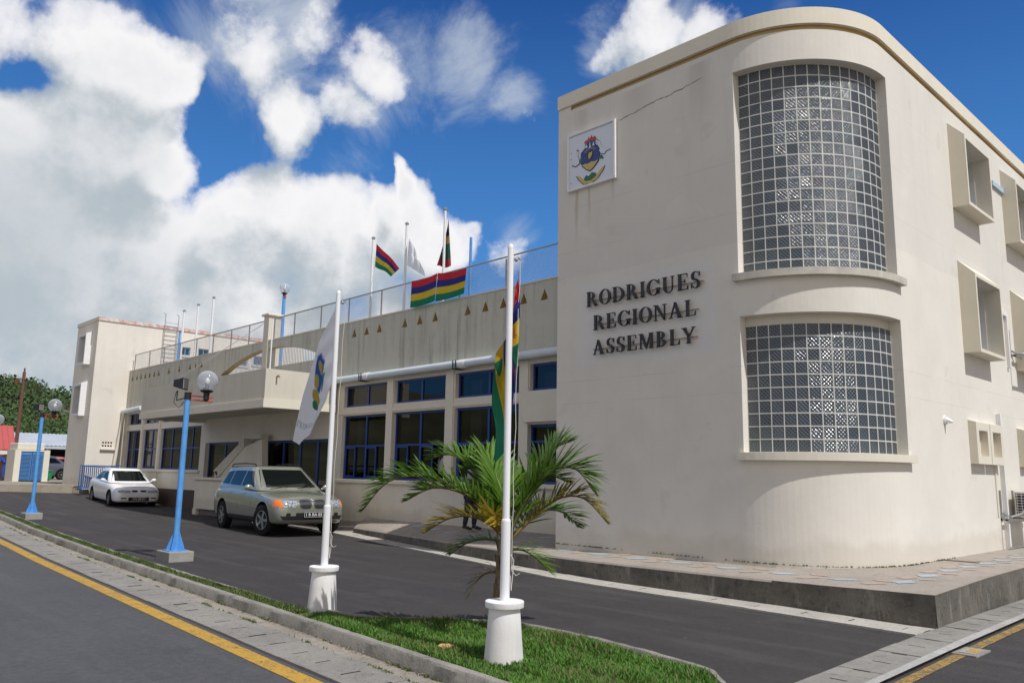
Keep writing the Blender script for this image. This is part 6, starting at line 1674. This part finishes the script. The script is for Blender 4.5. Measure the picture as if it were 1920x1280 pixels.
# scrub wood: a mass of leafy clumps
rs_=np.random.RandomState(5)
def clumps(name,n_,region,m,size,lab,dens=34,leaf=.30,flt=None):
    vs=[];fs=[]
    k=0
    while k<n_:
        x=rs_.uniform(*region[0]); y=rs_.uniform(*region[1])
        if flt and not flt(x,y): continue
        k+=1; s_=rs_.uniform(*size); zc=hh(x,y)+s_*.35; 
        for q in range(dens):
            v=rs_.normal(size=3); v/=np.linalg.norm(v); rr_=s_*rs_.uniform(.55,1.)
            c=np.array([x,y,zc])+v*np.array([rr_,rr_,rr_*.75])
            a=rs_.normal(size=3); a/=np.linalg.norm(a); b=np.cross(a,v+rs_.normal(size=3)*.4); b/=np.linalg.norm(b)+1e-6
            L=leaf*s_*rs_.uniform(.5,1.1)*.55; i=len(vs)
            vs+= [tuple(c-a*L),tuple(c+b*L*.8),tuple(c+a*L),tuple(c-b*L*.7)]; fs.append((i,i+1,i+2,i+3))
    mb=MB(); mb.v=vs; mb.f=fs; mb.mi=[0]*len(fs)
    o=mb.build(name,m,kind='stuff',fixn=False); setp(o,label=lab,category='scrub'); return o
vis=lambda x,y: -.02< (y/-x) <.33 if x<0 else False
nf=lambda x,y: math.sin(x*.13+y*.05)+math.sin(y*.21+x*.07)+.8*math.sin(x*.31-y*.17)+.6*math.sin(y*.43+x*.23)
M_bushg=leafmat('hill_tree_foliage',(.018,.050,.010),(.060,.105,.028),.16,.8,.15)
clumps('hillside_scrub',900,((-230,-120),(0,75)),M_bush,(.8,2.6),'dark green scrub covering the upper hillside',flt=lambda x,y: vis(x,y) and nf(x,y)>.1)
clumps('lower_wood',520,((-136,-86),(0,50)),M_bushg,(1.1,2.5),'thicker bright green wood along the foot of the hill',dens=60,leaf=.20,flt=lambda x,y: vis(x,y))
clumps('hillside_bushes',300,((-215,-105),(0,64)),M_bush2,(.7,1.6),'paler dry bushes scattered over the upper hillside',flt=vis)
# individual trees on the skyline and at the foot
def hilltree(px,py,x,h,label):
    p=atX(px,py,x); y=p.y; z0=min(hh(x,y),p.z-h*.6); t=thing('tree',label,'tree',(x,y,z0),'small trees standing out on the hill')
    mb=MB(); mb.tube([(x,y,z0-.5),(x,y+.1,z0+(p.z-z0)*.5),(x,y,p.z-.5)],[.3,.2,.06],7); mb.build('trunk',M_rp2,t)
    vs=[];fs=[]
    for q in range(420):
        v=rs_.normal(size=3); v/=np.linalg.norm(v); f=rs_.uniform(.25,1.)
        c=np.array([x,y,p.z-h*.42])+v*np.array([h*.38,h*.38,h*.45])*f*(1+.3*math.sin(v[0]*7+v[2]*5))
        a=rs_.normal(size=3); a/=np.linalg.norm(a); b=rs_.normal(size=3); b/=np.linalg.norm(b); L=h*.055*rs_.uniform(.6,1.3); i=len(vs)
        vs+=[tuple(c-a*L),tuple(c+b*L),tuple(c+a*L),tuple(c-b*L)]; fs.append((i,i+1,i+2,i+3))
    mb=MB(); mb.v=vs; mb.f=fs; mb.mi=[0]*len(fs); mb.build('crown',M_bush,t,fixn=False)
M_rp2=mat('bark',(.10,.075,.05),.9,(.06,.05,.035),5)
hilltree(68,714,-190,7,'tall dark tree standing on the ridge just right of the utility pole')
hilltree(55,712,-188,6,'rounded tree on the ridge behind the utility pole')
hilltree(115,731,-170,6,'small tree on the lower ridge beside the far tower')
hilltree(128,736,-170,5,'narrow tree on the ridge nearest the tower wall')
hilltree(62,745,-150,8,'broad pale bush like tree halfway up the hill')
# ================================================================ PEOPLE
def skinned(name,verts,edges,radii,m,parent,sub=1):
    me=bpy.data.meshes.new(name); org=ORG.get(parent.name,Vector((0,0,0)))
    me.from_pydata([tuple(Vector(v)-org) for v in verts],edges,[]); o=bpy.data.objects.new(name,me); COL.objects.link(o)
    md=o.modifiers.new('skin','SKIN'); md.use_smooth_shade=True
    for sv,r_ in zip(me.skin_vertices[0].data,radii): sv.radius=(r_,r_) if not isinstance(r_,tuple) else r_
    me.skin_vertices[0].data[0].use_root=True
    s_=o.modifiers.new('sub','SUBSURF'); s_.levels=sub; s_.render_levels=sub
    m2=baked(o); o.modifiers.clear(); o.data=m2; m2.materials.clear(); m2.materials.append(m)
    m2.polygons.foreach_set('use_smooth',[True]*len(m2.polygons))
    o.parent=parent; ORG[o.name]=org; return o
def person(base,face,label,shirt,trousers,H_=1.7,bend=0.,arms='forward',headdown=.3,boots=None):
    """face: heading angle; bend: torso pitch forward in radians"""
    t=thing('person',label,'person',base)
    B=Vector(base); f=Vector((math.cos(face),math.sin(face),0)); s=Vector((-f.y,f.x,0)); k=H_/1.75
    def P(a,b,c): return B+f*a*k+s*b*k+Z*c*k
    hipz=.93; tb=bend
    def T_(a,b,c):  # torso coordinates above the hip
        return P(a*math.cos(tb)+c*math.sin(tb),b,hipz+c*math.cos(tb)-a*math.sin(tb))
    V={}; names=[];
    def add(n_,p,r_): V[n_]=(p,r_); names.append(n_)
    add('pel',P(0,0,hipz),.13*k)
    add('ab',T_(0,0,.18),.12*k); add('ch',T_(.0,0,.38),.145*k); add('nk',T_(0,0,.54),.055*k); add('nk2',T_(.03,0,.60),.052*k)
    hc=T_(.06+headdown*.06,0,.70-headdown*.03); add('hd',hc,.09*k); add('hd2',hc+(T_(.0,0,.80)-T_(0,0,.70)),.075*k)
    E=[('pel','ab'),('ab','ch'),('ch','nk'),('nk','nk2'),('nk2','hd'),('hd','hd2')]
    for i,sd_ in ((0,1),(1,-1)):
        n_=str(i)
        add('sh'+n_,T_(0,.19*sd_,.48),.06*k)
        if arms=='forward': el=T_(.12,.24*sd_,.22); wr=el+f*.25*k+Z*(-.02)*k-s*.05*sd_*k
        elif arms=='down': el=T_(-.03,.25*sd_,.20); wr=T_(.05,.27*sd_,-.04)
        else: el=T_(.05,.22*sd_,.22); wr=el+f*.18*k-Z*.16*k
        add('el'+n_,el,.045*k); add('wr'+n_,wr,.028*k); d=(wr-el).normalized()
        add('pm'+n_,wr+d*.07*k,.030*k)
        E+=[('ch','sh'+n_),('sh'+n_,'el'+n_),('el'+n_,'wr'+n_),('wr'+n_,'pm'+n_)]
        for j in range(4):
            q='f%s%d'%(n_,j); side=s*(-.028+.018*j)*k; ln_=(.07,.085,.08,.062)[j]
            add(q,wr+d*(.07+ln_*.5)*k+side,.009*k); add(q+'t',wr+d*(.07+ln_)*k+side-Z*.02*k,.008*k); E+=[('pm'+n_,q),(q,q+'t')]
        add('th'+n_,wr+d*.05*k-s*sd_*.05*k,.010*k); add('tt'+n_,wr+d*.085*k-s*sd_*.055*k-Z*.01,.009*k); E+=[('wr'+n_,'th'+n_),('th'+n_,'tt'+n_)]
        add('hp'+n_,P(0,.10*sd_,hipz-.06),.10*k); add('kn'+n_,P(.04+.05*sd_,.11*sd_,.50),.062*k); add('an'+n_,P(-.01+.07*sd_,.11*sd_,.08),.04*k); add('to'+n_,P(.15+.07*sd_,.12*sd_,.035),.035*k)
        E+=[('pel','hp'+n_),('hp'+n_,'kn'+n_),('kn'+n_,'an'+n_),('an'+n_,'to'+n_)]
    ix={n_:i for i,n_ in enumerate(names)}
    body=skinned('body',[V[n_][0] for n_ in names],[(ix[a],ix[b]) for a,b in E],[V[n_][1] for n_ in names],M_skin,t,2)
    # face and ears, joined to the head by sitting on it
    up_=(V['hd2'][0]-V['hd'][0]).normalized(); fw=(f-up_*f.dot(up_)).normalized()
    mb=MB(); c_=V['hd'][0]+up_*.03*k
    mb.ball(c_+fw*.10*k,.014*k,8,6,sz=1.6)
    for sd_ in (1,-1): mb.ball(c_+s*sd_*.088*k,.02*k,8,6,sx=.6,sz=1.4)
    mb.build('nose_and_ears',M_skin,body,smooth=60)
    mb=MB()
    for sd_ in (1,-1): mb.ball(c_+fw*.088*k+s*sd_*.03*k+up_*.015*k,.010*k,8,6)
    mb.ball(c_+fw*.09*k-up_*.05*k,.016*k,8,6,sz=.35)
    mb.build('eyes_and_mouth',M_hair,body,smooth=60)
    mb=MB(); mb.ball(V['hd2'][0]-fw*.012*k-up_*.005*k,.094*k,16,10,sz=.85); mb.build('hair',M_hair,t,smooth=60)
    def sub(nl,scale,ends={}):
        return nl
    # shirt
    nm=['pel','ab','ch','sh0','sh1']; vs=[V[n_][0] for n_ in nm]; rd=[.14*k,.14*k,.165*k,.08*k,.08*k]; ed=[(0,1),(1,2),(2,3),(2,4)]
    for i in '01': vs.append(V['sh'+i][0].lerp(V['el'+i][0],.75)); rd.append(.066*k); ed.append((nm.index('sh'+i),len(vs)-1))
    skinned('shirt',vs,ed,rd,shirt,t,1)
    nm=['pel','hp0','kn0','an0','hp1','kn1','an1']; vs=[V[n_][0]-(Z*.04*k if n_=='pel' else Z*0) for n_ in nm]; rd=[.13*k,.112*k,.082*k,.062*k,.112*k,.082*k,.062*k]
    skinned('trousers',vs,[(0,1),(1,2),(2,3),(0,4),(4,5),(5,6)],rd,trousers,t,1)
    mb=MB()
    for i in '01':
        a,b=V['an'+i][0],V['to'+i][0]; mb.ball(a.lerp(b,.55)-Z*.005,.055*k,12,8,sx=1.0,sy=1.0,sz=.8); mb.ball(b,.05*k,12,8,sz=.7); mb.ball(a,.055*k,12,8)
    mb.build('shoes',M_black,t,smooth=60)
    return t
M_greyshirt=mat('grey_shirt',(.32,.36,.42),.9,(.26,.30,.35),8); M_whiteshirt=mat('white_shirt',(.62,.66,.72),.9); M_darktr=mat('dark_trousers',(.02,.025,.045),.9); M_overall=mat('blue_overall',(.02,.07,.42),.8,(.015,.05,.30),6)
p=atY(886,868,12.05); person((p.x-.05,12.05,.40),R(20),'person in a grey short sleeved shirt leaning forward by the wing window behind the palm',M_greyshirt,M_darktr,1.56,bend=.18)
p=atY(822,848,12.98); person((p.x,13.15,.66),R(250),'person in a white shirt standing just inside the open window of the wing',M_whiteshirt,M_darktr,1.62,bend=.05,arms='down')
p=atX(7,905,-48.3); person((-48.3,p.y,.9),R(-100),'person in blue overalls bending forward under the red roofed shelter',M_overall,M_overall,1.7,bend=.95,arms='forward')
